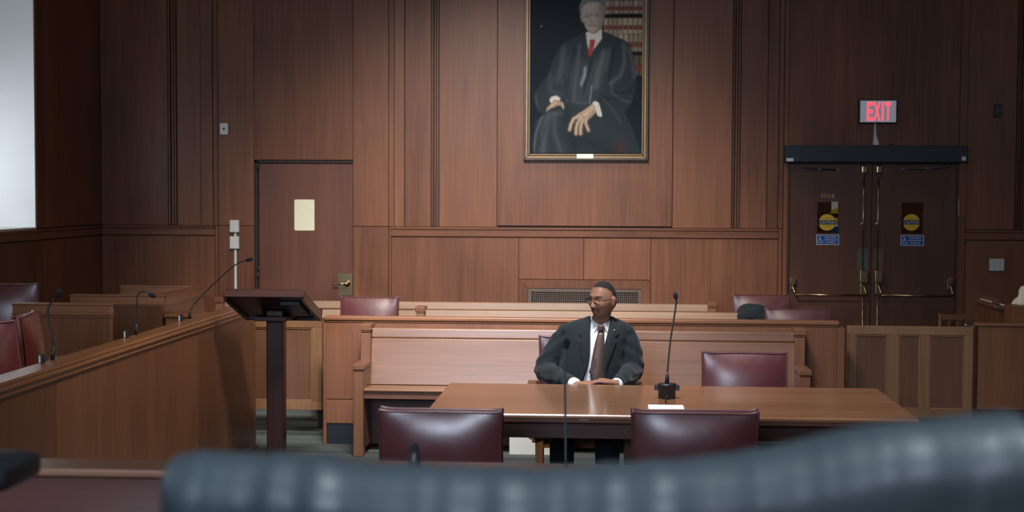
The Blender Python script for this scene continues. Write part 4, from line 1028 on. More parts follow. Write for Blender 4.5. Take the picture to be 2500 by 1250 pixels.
# table microphone on its round base
bc = at(1628, 972, Z=TZ); by = bc.y; bx_ = bc.x
ztop = TZ+.078
K = lambda px, py, y=by: tuple(at(px, py, Y=y))
t = mic('tall gooseneck microphone on a round black base on the table', [(bx_, by, ztop), K(1630, 900), K(1637, 830), K(1645, 780), K(1651, 738), K(1650, 728)], hr=.0125, hl=.032, nr=.005, mneck=plain('mic_brown_grey', (.05, .045, .045), .4, .3))
q = MB(); q.lathe([(.044, TZ+.001-ztop), (.046, TZ+.004-ztop), (.046, .0-.012), (.05, -.008), (.05, -.001), (.02, .001)], (bx_, by, ztop), 32); q.build('base', m_black, t)
q = MB(); q.box(bx_-.066, bx_-.04, by-.014, by+.014, ztop-.035, ztop-.008); q.box(bx_+.04, bx_+.066, by-.014, by+.014, ztop-.035, ztop-.008); q.build('side_knob', m_black, t, bevel=.003)
q = MB(); q.tube(smooth_pts([(bx_+.0, by-.045, TZ+.02), (bx_+.0, by-.06, TZ+.012), (bx_-.012, by-.09, TZ+.007), (bx_-.012, by-.2, TZ+.011)]), .004, 8); q.build('cable', m_black, t)
# long microphone rising from the clerk's bench
ym = 4.9
t = mic('long thin gooseneck microphone rising in front of the seated man', [K(1381, 1165, ym), K(1381, 1100, ym), K(1380, 1000, ym), K(1379, 930, ym), K(1379, 880, ym), K(1382, 848, ym)], hr=.0115, hl=.030, nr=.0040, mneck=m_mic)
# jury microphones stand on the jury cap
xm0 = xj-.10
def jm(label, base, pts, **k):
    b = at(*base, X=xm0); P_ = [(b.x, b.y, jc)]
    for p in pts: P_.append(tuple(at(p[0], p[1], Y=b.y-(p[2] if len(p) > 2 else 0))))
    return mic(label, P_, group='gooseneck microphones along the jury rail', **k), b
_, b1 = jm('nearest jury-rail microphone, leaning back towards the left juror chairs', (128, 872), [(130, 850), (126, 815), (119, 785), (117, 760), (121, 745), (136, 724)], hr=.0135, hl=.04, nr=.0045)
_, b2 = jm('middle jury-rail microphone with a hooked neck', (332, 815), [(333, 790), (334, 750), (335, 728), (340, 715), (352, 712), (366, 718)], hr=.0125, hl=.036, nr=.0042)
_, b3 = jm('farthest jury-rail microphone, reaching right towards the small door', (463, 775), [(464, 762), (472, 745), (500, 714), (535, 680), (570, 650), (590, 639), (603, 635)], hr=.0125, hl=.038, nr=.0042)
for lb_, (pxh, pyh) in zip(['nearest', 'middle', 'farthest'], [(103, 880), (309, 822), (442, 781)]):
    b = at(pxh, pyh, X=xm0)
    t = thing('push_button_post', 'small black and white button post beside the %s jury-rail microphone' % lb_, 'control', (b.x, b.y, jc))
    q = MB(); q.box(-.011, .011, -.012, .012, .001, .042); q.build('post', m_black, t, world=False, bevel=.002)
    q = MB(); q.box(-.0105, -.003, -.0145, -.0122, .003, .036); q.build('label_strip', m_white, t, world=False)
yl0 = 3.75; zl_ = at(250, 1136, Y=yl0).z
# blurred mic tip near the bench
b = at(1012, 1150, Y=3.76); e = at(1012, 1092, Y=3.76)
mic('short blurred microphone tip in front of the left near chair', [(b.x, 3.76, zl_), (b.x, 3.76, zl_+.02), (b.x, 3.76, e.z-.03)], hr=.012, hl=.04, nr=.008)

# ------------------------------------------------------------------ LECTERN
yn = 8.85
A = at(547, 718, Y=yn); B = at(743, 728, Y=yn); lw_ = B.x-A.x
zn = at(645, 712, Y=yn).z
yfr = yn*1.062; zf = at(695, 762, Y=yfr).z
t = thing('lectern', 'dark wooden lectern with a slanted top on a single post', 'lectern', ((A.x+B.x)/2, yn+.3, 0))
# slanted board: local frame along slope
sl = Vector((0, yfr-yn, zf-zn)); L_ = sl.length; e1 = sl.normalized(); nrm = Vector((0, -e1.z, e1.y))
def slab(u0, u1, w0, w1, h0, h1, mm, nm, bev=.004):
    q = MB(); q.box(u0, u1, w0, w1, h0, h1)
    q.v = [(x, yn+e1.y*y+nrm.y*z, zn+e1.z*y+nrm.z*z) for x, y, z in q.v]
    return q.build(nm, mm, t, bevel=bev)
slab(A.x+.02, B.x-.02, .01, L_, -.032, -.006, m_lect, 'tray_board')
slab(A.x, A.x+.02, 0, L_+.0, -.06, .008, m_lect, 'tray_side'); slab(B.x-.02, B.x, 0, L_+.0, -.06, .008, m_lect, 'tray_side')
slab(A.x, B.x, -.02, .0, -.040, .000, m_lectx, 'front_edge'); slab(A.x+.01, B.x-.0, .0, .022, .003, .018, m_lectx, 'top_lip')
slab(A.x, B.x, L_, L_+.018, -.055, .03, m_lect, 'back_ledge')
slab(B.x-.18, B.x-.05, L_*.2, L_*.75, -.06, -.034, m_black, 'lamp_box', .004)
colx0, colx1 = at(650, 900, Y=yn+.33).x, at(691, 900, Y=yn+.33).x
q = MB(); yc0 = yn+.33; q.box(colx0, colx1, yc0, yc0+.10, .04, (zn+zf)/2-.06); q.build('post', m_lect, t, bevel=.008)
q = MB(); q.box(colx0-.05, colx1+.05, yc0-.12, yc0+.22, (zn+zf)/2-.12, (zn+zf)/2-.09); q.build('bracket', m_lect, t, bevel=.004)
q = MB(); q.box(colx0-.14, colx1+.14, yc0-.16, yc0+.26, 0, .04); q.build('foot', m_lect, t, bevel=.008)

# white box under the table
a, b = at(1242, 1040, Y=9.87), at(1348, 1100, Y=9.87)
q = MB(); q.box(a.x, b.x, 9.93, 10.03, 0, .22, .5); o = q.build('storage_box', m_white, bevel=.004); tag(o, 'white box on the carpet behind the table, below the seated man', 'box')
q = MB(); q.box(a.x-.006, b.x+.006, 9.924, 10.036, .2205, .245); q.build('lid', m_white, o, bevel=.004, world=False)

# ------------------------------------------------------------------ FOREGROUND: clerk's bench, big chairs
yl0 = 3.75; zl_ = at(250, 1136, Y=yl0).z
t = thing('clerk_bench', 'raised wooden bench ledge across the bottom behind the dark leather chair', 'bench desk', (0, yl0, 0))
q = MB(); q.box(-1.85, 2.9, yl0, yl0+.05, 0, zl_-.03); q.build('front_panel', m_bar, t)
q = MB(); q.box(-1.86, 2.91, yl0-.055, yl0+.09, zl_-.022, zl_); q.build('ledge', m_pew, t, bevel=.006)
m_desk = wood('bench_desk_wood', (.06, .022, .018), (.12, .042, .034), 'X', rough=.3, coat=1.0)
q = MB(); q.box(-1.85, 2.9, yl0-.75, yl0-.001, zl_-.22, zl_-.19); q.build('desk_top', m_desk, t, bevel=.004)
q = MB(); q.box(-1.85, 2.9, yl0-.028, yl0-.002, zl_-.189, zl_-.03); q.build('riser', m_desk, t)
# second desk surface for the long microphone
zmic = at(1381, 1165, Y=4.9).z
q = MB(); q.box(-.9, 1.4, 4.6, 5.15, zmic-.03, zmic); o2 = q.build('desk_top', m_desk, bevel=.004)
tag(o2, 'low reporter desk hidden behind the dark leather chair, carrying the long microphone', 'desk'); o2.name = 'reporter_desk'
q = MB(); q.box(-.85, 1.35, 4.65, 4.68, 0, zmic-.03); q.build('front_panel', m_bar, o2, world=False)
q = MB(); q.box(-.85, -.82, 4.68, 5.1, 0, zmic-.03); q.build('side_panel', m_bar, o2, world=False)
q = MB(); q.box(1.32, 1.35, 4.68, 5.1, 0, zmic-.03); q.build('side_panel', m_bar, o2, world=False)
# judge's platform
q = MB(); q.box(WL+.001, WR-.001, WF, 2.7, .0, .45); struct(q.build('floor_bench', m_carpet))

# big dark leather chair, seen from behind
out = [(400, 1128), (404, 1112), (420, 1102), (510, 1103), (600, 1109), (700, 1113), (800, 1121), (930, 1135), (1100, 1143), (1300, 1146), (1450, 1143), (1600, 1130), (1720, 1119), (1819, 1108), (1930, 1087), (2010, 1068), (2083, 1052), (2147, 1038), (2240, 1028), (2352, 1026), (2398, 1014), (2434, 1006), (2480, 1012), (2540, 1040), (2600, 1090)]
ycl = lambda px: 1.62-.30*((px-400)/2200.)
t = thing('judge_chair', 'large dark blue-black leather swivel chair blurred across the foreground', 'chair', (at(1450, 1200, Y=1.4).x, 1.3, .45))
q = MB(); secs = []
topc = []
oi = np.array(out, float)
for k in range(111):
    px = 400+(2600-400)*k/110.; py = float(np.interp(px, oi[:, 0], oi[:, 1])); 
    c = at(px, py, Y=ycl(px)); topc.append((c, px))
zbot = .95; rings = []
for k, (c, px) in enumerate(topc):
    e = min(k, 110-k); ed = min(1, (e+.3)/5.); 
    pl = .014*max(0, .35+mnoise.noise(Vector((k*.23, 3.1, 0)))+.5*mnoise.noise(Vector((k*.61, 7.7, 0))))  # gathered pleats of the top roll
    r = .050*math.sqrt(max(.06, 1-(1-ed)**2))
    zt = c.z+.001-.012*(1-ed)
    ring = []
    cy, cz = c.y, zt-r
    for j in range(13):                       # over the top, rear (towards camera) to front
        a = PI*1.08-(PI*1.16)*j/12
        rr = r+(pl-.008)*math.sin(max(0, min(PI, a)))**.5*.0+ (pl*.35)
        ring.append((c.x, cy+math.cos(a)*rr*1.15, cz+math.sin(a)*rr))
    dn = .9 if ed > .9 else ed
    hh = c.z-zbot
    ring.append((c.x, cy+.035*dn, cz-.10)); ring.append((c.x, cy+.055*dn, cz-.25)); ring.append((c.x, cy+.05*dn, zbot))
    ring.append((c.x, cy-.04*dn, zbot)); ring.append((c.x, cy-.055*dn-pl, cz-.25)); ring.append((c.x, cy-.045*dn-pl*1.2, cz-.10)); 
    rings.append(ring)
q.loft(rings); bk = q.build('backrest', m_navy, t); sm = bk.modifiers.new('s', 'SUBSURF'); sm.levels = 1; sm.render_levels = 1
xc = at(1450, 1200, Y=1.4).x
q = MB(); q.box(xc-.30, xc+.30, 1.46, 1.98, .90, 1.0); q.build('seat', m_navy, t, bevel=.04, seg=4)
q = MB(); q.lathe([(.04, .50), (.04, .80), (.06, .80), (.06, .89)], (xc, 1.72, 0), 20); q.build('gas_column', m_black, t)
for k in range(5):
    a = 2*PI*k/5+.2; q = MB(); q.tube([(xc+.03*math.cos(a), 1.72+.03*math.sin(a), .53), (xc+.30*math.cos(a), 1.72+.30*math.sin(a), .49)], [.03, .018], 10); q.ell((xc+.31*math.cos(a), 1.72+.31*math.sin(a), .478), (.025, .025, .027)); q.build('leg', m_black, t)
# arm of another chair at the lower left
ya = 2.75
A = at(-130, 1098, Y=ya); B = at(96, 1112, Y=ya)
zt = at(40, 1108, Y=ya).z
t = thing('office_chair', 'black chair armrest poking in at the lower left corner', 'chair', (A.x-.2, ya-.1, .0))
q = MB(); pts = [(p[0], p[1]) for p in rrect(A.x-.12, B.x, ya-.20, ya+.05, .05, 6)]
rg = []
for s_, z in ((.90, -.042), (.98, -.036), (1.0, -.026), (1.0, -.012), (.97, -.004), (.9, 0)):
    mx_, my_ = (A.x-.12+B.x)/2, ya-.075
    rg.append([(mx_+(x-mx_)*(1-(1-s_)*.3), my_+(y-my_)*s_, zt+z) for x, y in pts])
q.loft(rg); q.build('armrest', m_black, t)
q = MB(); q.tube([(A.x, ya-.07, zt-.04), (A.x-.05, ya-.07, zt-.30), (A.x-.2, ya-.07, zt-.36)], .02, 12); q.build('arm_support', m_black, t)
q = MB(); q.box(A.x-.65, A.x-.1, ya-.35, ya+.17, zt-.42, zt-.34); q.build('seat', m_black, t, bevel=.03, seg=3)
q = MB(); q.lathe([(.03, .08), (.03, zt-.42)], (A.x-.37, ya-.09, 0), 16); q.build('gas_column', m_black, t)
for k in range(5):
    a = 2*PI*k/5+.2; q = MB(); q.tube([(A.x-.37, ya-.09, .1), (A.x-.37+.3*math.cos(a), ya-.09+.3*math.sin(a), .03)], [.03, .02], 8); q.build('leg', m_black, t)

# ------------------------------------------------------------------ THE SEATED MAN
MY = 8.52
man = thing('person', 'man in dark suit, white shirt and patterned brown tie seated behind the table, looking left', 'person', (MANX+.005, MY, 0))
def lx(px, Y=MY): return at(px, 800, Y=Y).x-MANX-.005
def lz(py, Y=MY): return at(1440, py, Y=Y).z
def sstep(a, b, x): t_ = np.clip((x-a)/(b-a), 0, 1); return t_*t_*(3-2*t_)
# ---- head: dense ellipsoid carved with smooth bumps; faces -Y, centre at origin (between the ears)
def head_mesh():
    nu_, nv_ = 120, 100
    th = np.linspace(0, 2*PI, nu_, endpoint=False); ph = np.linspace(0.02, PI-.02, nv_)
    T_, P_ = np.meshgrid(th, ph)
    sx = np.sin(P_)*np.sin(T_); sy = -np.sin(P_)*np.cos(T_); sz = np.cos(P_)
    x = .074*np.sign(sx)*np.abs(sx)**.92; y = .094*np.sign(sy)*np.abs(sy)**.95; z = .118*sz
    # cranium fuller at the back and top, jaw narrower and further forward
    low = sstep(-.01, -.11, z)
    x *= 1-.21*low
    y = np.where(y > 0, y*(1-.38*low), y*(1-.04*low))
    y += .0*low-.012*low
    y = np.where((y < 0), np.maximum(y, -.094)*(1-.05*sstep(.04, .09, z)), y)
    G = lambda cx, cz, sx_, sz_: np.exp(-((x-cx)/sx_)**2-((z-cz)/sz_)**2)*(sy < .15)
    f = np.zeros_like(x)
    f += .006*G(0, .030, .05, .012)                                   # brow
    for s in (-1, 1): f -= .012*G(s*.031, .010, .017, .012); f += .006*G(s*.040, -.022, .018, .016); f += .004*G(s*.031, .010, .010, .006); f -= .004*G(s*.040, -.055, .018, .02)
    nz = np.where(z > -.035, sstep(.022, -.030, z), np.exp(-((z+.035)/.006)**2))
    f += .0235*np.exp(-(x/(.0085+.0055*sstep(.0, -.03, z)))**2)*nz*(sy < 0)          # nose
    for s in (-1, 1): f += .009*G(s*.014, -.031, .007, .008)            # nostril wings
    f += .0085*G(0, -.058, .025, .012)                                # muzzle
    f += .0045*G(0, -.0555, .019, .0045); f += .0055*G(0, -.0675, .017, .005); f -= .006*G(0, -.0612, .021, .0022); f -= .004*G(0, -.079, .018, .006)
    f += .007*G(0, -.098, .020, .013)                                 # chin
    y = y-f
    v = np.stack([x, y, z], -1).reshape(-1, 3); idx = np.arange(nu_*nv_).reshape(nv_, nu_)
    fs = []
    for j in range(nv_-1):
        for i in range(nu_): fs.append((idx[j, i], idx[j, (i+1) % nu_], idx[j+1, (i+1) % nu_], idx[j+1, i]))
    fs.append(tuple(idx[0])[::-1]); fs.append(tuple(idx[-1]))
    fs = [tuple(int(k) for k in q_)[::-1] for q_ in fs]
    return [tuple(p) for p in v], fs
HC = Vector((lx(1472), -.03, lz(732)))
HR = Matrix.Translation(HC) @ Matrix.Rotation(math.radians(-40), 4, 'Z') @ Matrix.Rotation(math.radians(2), 4, 'X') @ Matrix.Scale(.97, 4)
body = MB(); hv, hf = head_mesh(); body.add([HR @ Vector(p) for p in hv], hf, .5, 0, True)
for s in (-1, 1):                                                     # ears
    e_ = MB(); e_.ell((s*.074, .012, -.008), (.010, .017, .030), 16, 10); e_.ell((s*.078, .016, .004), (.008, .020, .022), 16, 10)
    body = join(body, e_.xf(HR))
nb_ = Vector((.060, .03, 1.02))
body.tube([nb_, Vector((.066, .02, 1.07)), HC+Vector((-.008, .022, -.10)), HC+Vector((0, .02, -.05))], [.066, .056, .053, .053], 20)
# torso core, thighs, shins
def ring(cx, cy, z, a, b, n=24, e=2.3):
    return [(cx+a*math.copysign(abs(math.cos(t_))**(2/e), math.cos(t_)), cy+b*math.copysign(abs(math.sin(t_))**(2/e), math.sin(t_)), z) for t_ in [2*PI*k/n for k in range(n)]]
TOR = [(.46, 0, .03, .175, .12), (.56, 0, .02, .178, .13), (.68, .0, .01, .176, .128), (.80, .010, .01, .180, .122), (.90, .022, .015, .186, .115), (.98, .030, .02, .190, .10), (1.03, .042, .025, .185, .082), (1.065, .055, .028, .125, .068), (1.09, .062, .03, .075, .060)]
def torso(d, cut=0, top=None):
    return [ring(cx, cy, z, a+d, b+d, 40) for z, cx, cy, a, b in TOR if z >= cut and (top is None or z <= top)]
def tfront(x, z, d=0, e=2.3):
    zs = [q_[0] for q_ in TOR]; f_i = lambda k: np.interp(z, zs, [q_[k] for q_ in TOR])
    cx, cy, a, b = f_i(1), f_i(2), f_i(3)+d, f_i(4)+d
    u = min(.999, abs((x-cx)/a)); return cy-b*(1-u**e)**(1/e)
body.loft(torso(-.012))
ShL, ShR = Vector((lx(1380), .03, 1.0)), Vector((lx(1533), .03, 1.0))
ElL, ElR = Vector((lx(1329), -.02, .775)), Vector((lx(1547), -.01, .785))
WrL, WrR = Vector((lx(1402, MY-.33), -.33, .742)), Vector((lx(1506, MY-.33), -.335, .742))
for S_, E_, Wv in ((ShL, ElL, WrL), (ShR, ElR, WrR)):
    body.tube([S_, (S_+E_)/2, E_], [.040, .040, .036], 16); body.tube([E_, (E_*.5+Wv*.5), Wv], [.042, .038, .028], 16)
for s in (-1, 1):
    hip = Vector((s*.09, .02, .52)); kn = Vector((s*.13-.015, -.43, .50)); an = Vector((s*.13-.015, -.44, .10))
    body.tube([hip, (hip+kn)/2, kn], [.085, .075, .058], 18); body.tube([kn, (kn+an)/2, an], [.058, .052, .038], 18); body.ell(kn, (.057, .057, .057), 16, 10)
# hands: interlaced, resting against the belly edge of the table
def hand(wr, tip_dir, side, curl):
    """palm box-like loft, four curling fingers and a thumb"""
    h = MB(); d = tip_dir.normalized(); up = Vector((0, 0, 1)); sdir = d.cross(up).normalized()*side
    p0_ = wr; p1_ = wr+d*.045; p2_ = wr+d*.088
    def el(c, a, b): return [c+sdir*a*math.cos(t_)+up*b*math.sin(t_) for t_ in [2*PI*k/16 for k in range(16)]]
    h.loft([el(p0_-d*.03, .024, .021), el(p0_, .026, .020), el(p1_, .036, .018), el(p2_, .040, .015), el(p2_+d*.008, .034, .010)])
    for k in range(4):
        o_ = p2_+sdir*(.029-.0193*k)+up*.001; Ls = [(.040, .024, .019), (.045, .028, .021), (.042, .026, .020), (.033, .020, .018)][k]
        a_ = 0; pts = [o_-d*.012, o_]; c_ = o_
        for L1, cu in zip(Ls, curl): a_ += cu; c_ = c_+(d*math.cos(a_)-up*math.sin(a_))*L1; pts.append(c_)
        h.tube(pts, [.0088, .0092, .0086, .0078, .0060], 12); h.ell(pts[-1], (.0062, .0062, .0062), 10, 6)
    o_ = p0_+sdir*.022+d*.012; h.tube([o_, o_+sdir*.022+d*.022+up*.004, o_+sdir*.026+d*.05+up*.006, o_+sdir*.018+d*.074+up*.004], [.013, .0115, .0105, .008], 12)
    h.ell(o_+sdir*.018+d*.074+up*.004, (.008, .008, .008), 10, 6)
    return h
dL = Vector((.95, -.14, .05)); dR = Vector((-.95, -.06, .10))
body = join(body, hand(WrL+Vector((.02, -.01, 0)), dL, -1, (.25, .5, .4)), hand(WrR+Vector((-.015, -.025, .014)), dR, 1, (.35, .7, .5)))
m_skin, nt, b = mat('skin'); at_ = nt.nodes.new('ShaderNodeAttribute'); at_.attribute_name = 'skin_tint'
nt.links.new(at_.outputs['Color'], b.inputs['Base Color']); b.inputs['Roughness'].default_value = .5; b.inputs['Subsurface Weight'].default_value = .08
b.inputs['Subsurface Radius'].default_value = (.01, .004, .002); b.inputs['Specular IOR Level'].default_value = .3
def remeshed(mb_, vox, smooth_it=2, sf=.5):
    """one continuous surface out of overlapping volumes, as plain mesh data"""
    o = mb_.build('tmp', m_skin, None)
    r = o.modifiers.new('r', 'REMESH'); r.mode = 'VOXEL'; r.voxel_size = vox; r.use_smooth_shade = True
    if smooth_it: s_ = o.modifiers.new('s', 'SMOOTH'); s_.iterations = smooth_it; s_.factor = sf
    bpy.context.view_layer.update()
    me_ = bpy.data.meshes.new_from_object(o.evaluated_get(bpy.context.evaluated_depsgraph_get()))
    bpy.data.objects.remove(o); return me_
def put(me_, name, m_, parent):
    me_.materials.clear(); me_.materials.append(m_); me_.name = name
    me_.polygons.foreach_set('use_smooth', [True]*len(me_.polygons))
    o = bpy.data.objects.new(name, me_); COL.objects.link(o); o.parent = parent; ORG[o.name] = ORG[man.name]; return o
bm_ = remeshed(body, .0042, 1)
n = len(bm_.vertices); cc = np.empty(n*3); bm_.vertices.foreach_get('co', cc); cc = cc.reshape(-1, 3)
Hi = np.array(HR.inverted()); hc = cc @ Hi[:3, :3].T + Hi[:3, 3]
base = np.array((.17, .086, .058)); colr = np.tile(base*1.5, (n, 1))
ish = (hc[:, 2] > -.13) & (cc[:, 2] > 1.05)
front = hc[:, 1] < -.02
def mixc(mask, col): colr[:] = colr*(1-mask[:, None])+np.array(col)*mask[:, None]
g2 = lambda cx, cz, sx_, sz_: np.exp(-((hc[:, 0]-cx)/sx_)**2-((hc[:, 2]-cz)/sz_)**2)*ish*front
mixc(np.clip(1.1*g2(0, -.0685, .017, .0048), 0, 1), (.40, .17, .15)); mixc(np.clip(.8*g2(0, -.0562, .018, .0025), 0, 1), (.22, .09, .075)); mixc(np.clip(1.1*g2(0, -.0612, .022, .0016), 0, 1), (.03, .012, .01))
mixc(np.clip(1.8*g2(0, -.0485, .024, .0042), 0, .92), (.016, .010, .009))     # moustache
for s in (-1, 1):
    mixc(np.clip(1.4*g2(s*.026, -.054, .005, .012), 0, .7), (.025, .014, .011)); mixc(np.clip(1.8*g2(s*.031, .030, .018, .0040), 0, .93), (.014, .008, .007)); mixc(.35*g2(s*.031, .012, .020, .009), (.06, .026, .018))
mixc(.5*g2(0, -.092, .035, .018), (.055, .028, .022))
mixc(.35*g2(0, .065, .06, .03), (.20, .095, .055))
hx, hy, hz = np.abs(hc[:, 0]), hc[:, 1], hc[:, 2]
hline = np.where(hy < -.02, .088-.10*np.maximum(0, hx-.02)-.15*(hy+.06), np.where(hy < 0, .075-.9*(hy+.02), np.where(hy < .03, .045-1.6*hy, -.045)))
hairm = sstep(-.010, .004, hz-hline)*ish*(np.hypot(hx-.078, (hy-.014)) > .02)
mixc(np.clip(hairm, 0, .9), (.03, .022, .019))
hands = (cc[:, 2] < .9)
ca = bm_.color_attributes.new('skin_tint', 'FLOAT_COLOR', 'POINT'); ca.data.foreach_set('color', np.concatenate([colr, np.ones((n, 1))], 1).ravel())
put(bm_, 'body', m_skin, man)
# ---- hair: close-cropped cap following the skull
hb = MB(); keep = []; hv_np = np.array(hv); sc_ = np.array((1.035, 1.035, 1.035))
def hair_on(p):
    x, y, z = p; ax = abs(x)
    if y < -.02: line = .088-.10*max(0, ax-.02)-.15*(y+.06)
    elif y < .0: line = .075-.9*(y+.02)
    elif y < .03: line = .045-1.6*y
    else: line = -.045
    return z > line
for f_ in hf:
    if len(f_) > 4: keep.append(f_) if hv[f_[0]][2] > 0 else None
    elif all(hair_on(hv[i]) for i in f_): keep.append(f_)
hb.add([HR @ (Vector(p)*1.004) for p in hv], keep, .5, 0, True)
m_hair = plain('cropped_hair', (.011, .009, .008), .9, bump=1, bscale=600, var=.3)
ho = hb.build('hair', m_hair, man, world=False); s_ = ho.modifiers.new('t', 'SOLIDIFY'); s_.thickness = .003; s_.offset = -1
# ---- eyes
m_eye = plain('eye_white', (.30, .26, .24), .5); m_iris = plain('iris', (.012, .007, .005), .2)
for s in (-1, 1):
    q = MB(); q.ell((s*.031, -.0735, .0085), (.0115, .0088, .0045), 16, 10); q.xf(HR); e_ = q.build('eye', m_eye, man, world=False)
    q = MB(); q.ell((s*.031-.003, -.0812, .0085), (.0042, .0028, .0044), 12, 8); q.xf(HR); q.build('iris', m_iris, e_, world=False)
# ---- glasses
m_spec = plain('spectacle_frame', (.03, .018, .012), .35, .3); q = MB(); gq = MB()
for s in (-1, 1):
    pts = [(s*.034+.0235*math.copysign(abs(math.cos(a))**.6, math.cos(a)), -.099, .002+.0165*math.copysign(abs(math.sin(a))**.7, math.sin(a))) for a in [2*PI*k/28 for k in range(28)]]
    up_ = [p for p in pts]
    closed_tube(q, pts, .0011, 6)
    q.tube([(p[0], p[1]-.0005, p[2]) for p in [pts[k % 28] for k in range(0, 15)]], .0019, 6)
    gq.add([(p[0], p[1], p[2]) for p in pts], [tuple(range(28))], .5)
    q.tube([(s*.0575, -.099, .010), (s*.068, -.092, .010), (s*.0785, -.03, .010), (s*.080, .008, .010), (s*.077, .025, -.006)], [.0022, .0022, .0019, .0016, .0014], 8)
q.tube([(-.011, -.099, .006), (-.004, -.103, .009), (.004, -.103, .009), (.011, -.099, .006)], .0013, 6)
q.xf(HR); gl = q.build('eyeglasses', m_spec, man, world=False)
gq.xf(HR); gq.build('lens', m_glass, gl, world=False).modifiers.new('t', 'SOLIDIFY').thickness = .0008
# ---- shirt
m_shirt = plain('white_shirt', (.78, .80, .83), .8, bump=.15, bscale=60)
sh = MB(); sh.loft(torso(-.002)); sme = remeshed(sh, .007, 2); put(sme, 'shirt', m_shirt, man)
q = MB()
for s in (-1, 1):                                                     # collar stand and points
    pass
nk = HC+Vector((-.006, .02, 0)); ncx, ncy = .066, .018
rings = []
for z, r in ((1.058, .064), (1.075, .061), (1.092, .058), (1.106, .0565)):
    rings.append([(ncx+r*math.cos(t_), ncy+r*.98*math.sin(t_), z-.024*max(0, -math.sin(t_))+.012*max(0, math.sin(t_))) for t_ in [2*PI*k/32 for k in range(32)]])
q.loft(rings, False); cu = q.build('collar', m_shirt, man, world=False); s_ = cu.modifiers.new('t', 'SOLIDIFY'); s_.thickness = .004; s_.offset = -1
KN = Vector((lx(1467), 0, lz(798))); KN.y = tfront(KN.x, KN.z, .0)-.022
for s in (-1, 1):
    a_ = Vector((ncx+s*.062, ncy-.015, 1.098)); c_ = Vector((KN.x+s*.012, KN.y+.004, KN.z+.022)); tp = Vector((KN.x+(.048 if s > 0 else -.044), KN.y+.006, KN.z-.036)); bk_ = Vector((ncx+s*.074, ncy-.026, 1.055))
    q = MB(); 
    q.add([a_, c_, tp, bk_, a_+Vector((0, .005, -.004)), c_+Vector((0, .005, 0)), tp+Vector((0, .005, 0)), bk_+Vector((0, .005, 0))], [(0, 1, 2, 3), (7, 6, 5, 4), (0, 4, 5, 1), (1, 5, 6, 2), (2, 6, 7, 3), (3, 7, 4, 0)], .5)
    q.build('collar_point', m_shirt, man, bevel=.001, world=False)
# ---- tie, following the shirt front
m_tie, nt, b = mat('patterned_tie'); N = nt.nodes.new; L = nt.links.new
tc = N('ShaderNodeTexCoord'); mp = N('ShaderNodeMapping'); mp.inputs['Rotation'].default_value = (0, math.radians(35), 0); mp.inputs['Scale'].default_value = (55, 0, 42); L(tc.outputs['Object'], mp.inputs['Vector'])
fr_ = N('ShaderNodeVectorMath'); fr_.operation = 'FRACTION'; L(mp.outputs[0], fr_.inputs[0]); sb = N('ShaderNodeVectorMath'); sb.operation = 'SUBTRACT'; sb.inputs[1].default_value = (.5, 0, .5); L(fr_.outputs[0], sb.inputs[0])
ln = N('ShaderNodeVectorMath'); ln.operation = 'LENGTH'; L(sb.outputs[0], ln.inputs[0])
cr = N('ShaderNodeValToRGB'); cr.color_ramp.interpolation = 'CONSTANT'; cr.color_ramp.elements[0].color = (.012, .010, .012, 1); cr.color_ramp.elements[1].position = .16; cr.color_ramp.elements[1].color = (.13, .10, .08, 1)
e3 = cr.color_ramp.elements.new(.26); e3.color = (.015, .012, .014, 1); e4 = cr.color_ramp.elements.new(.42); e4.color = (.095, .040, .018, 1); L(ln.outputs['Value'], cr.inputs[0]); L(cr.outputs[0], b.inputs['Base Color']); b.inputs['Roughness'].default_value = .45; b.inputs['Sheen Weight'].default_value = .2
cl_ = [(1468, 804, 7.5), (1467, 815, 8.5), (1465, 830, 11), (1463, 850, 13.5), (1461, 875, 16), (1459, 900, 18), (1460, 915, 17), (1461, 930, 16), (1461, 950, 15)]
cl_ = [(lx(a), lz(b_), w_/408.) for a, b_, w_ in cl_]
q = MB(); rings = []
for (x, z, hw) in cl_:
    yv_ = lambda xx: tfront(xx, z, .004)-.010
    rings.append([(x-hw, yv_(x-hw), z), (x-hw*.5, yv_(x)-.003, z), (x, yv_(x)-.005, z), (x+hw*.5, yv_(x)-.003, z), (x+hw, yv_(x+hw), z), (x+hw, yv_(x+hw)+.004, z), (x, yv_(x)+.002, z), (x-hw, yv_(x-hw)+.004, z)])
rings = rings[::-1]
q.loft(rings, smooth=True); tie = q.build('tie', m_tie, man, world=False)
q = MB(); q.loft([[(KN.x+a*k, KN.y+b_*kk-.004, KN.z+z) for a, b_ in ((-1, .3), (-.6, -.8), (.6, -.8), (1, .3), (.5, 1), (-.5, 1))] for z, k, kk in ((-.024, .016, .008), (-.010, .019, .011), (.008, .024, .012), (.016, .022, .009))]); q.build('tie_knot', m_tie, tie, world=False)
# narrow tail peeking at the left
x, z = lx(1446), lz(905); q = MB(); yv_ = tfront(x, z, .004)-.008
q.prism([(x-.018, z+.008), (x+.01, z+.09), (x+.028, z+.085), (x+.024, z-.002), (x+.0, z-.022)], 'Y', yv_-.002, yv_+.001); q.build('tie_tail', m_tie, tie, world=False)
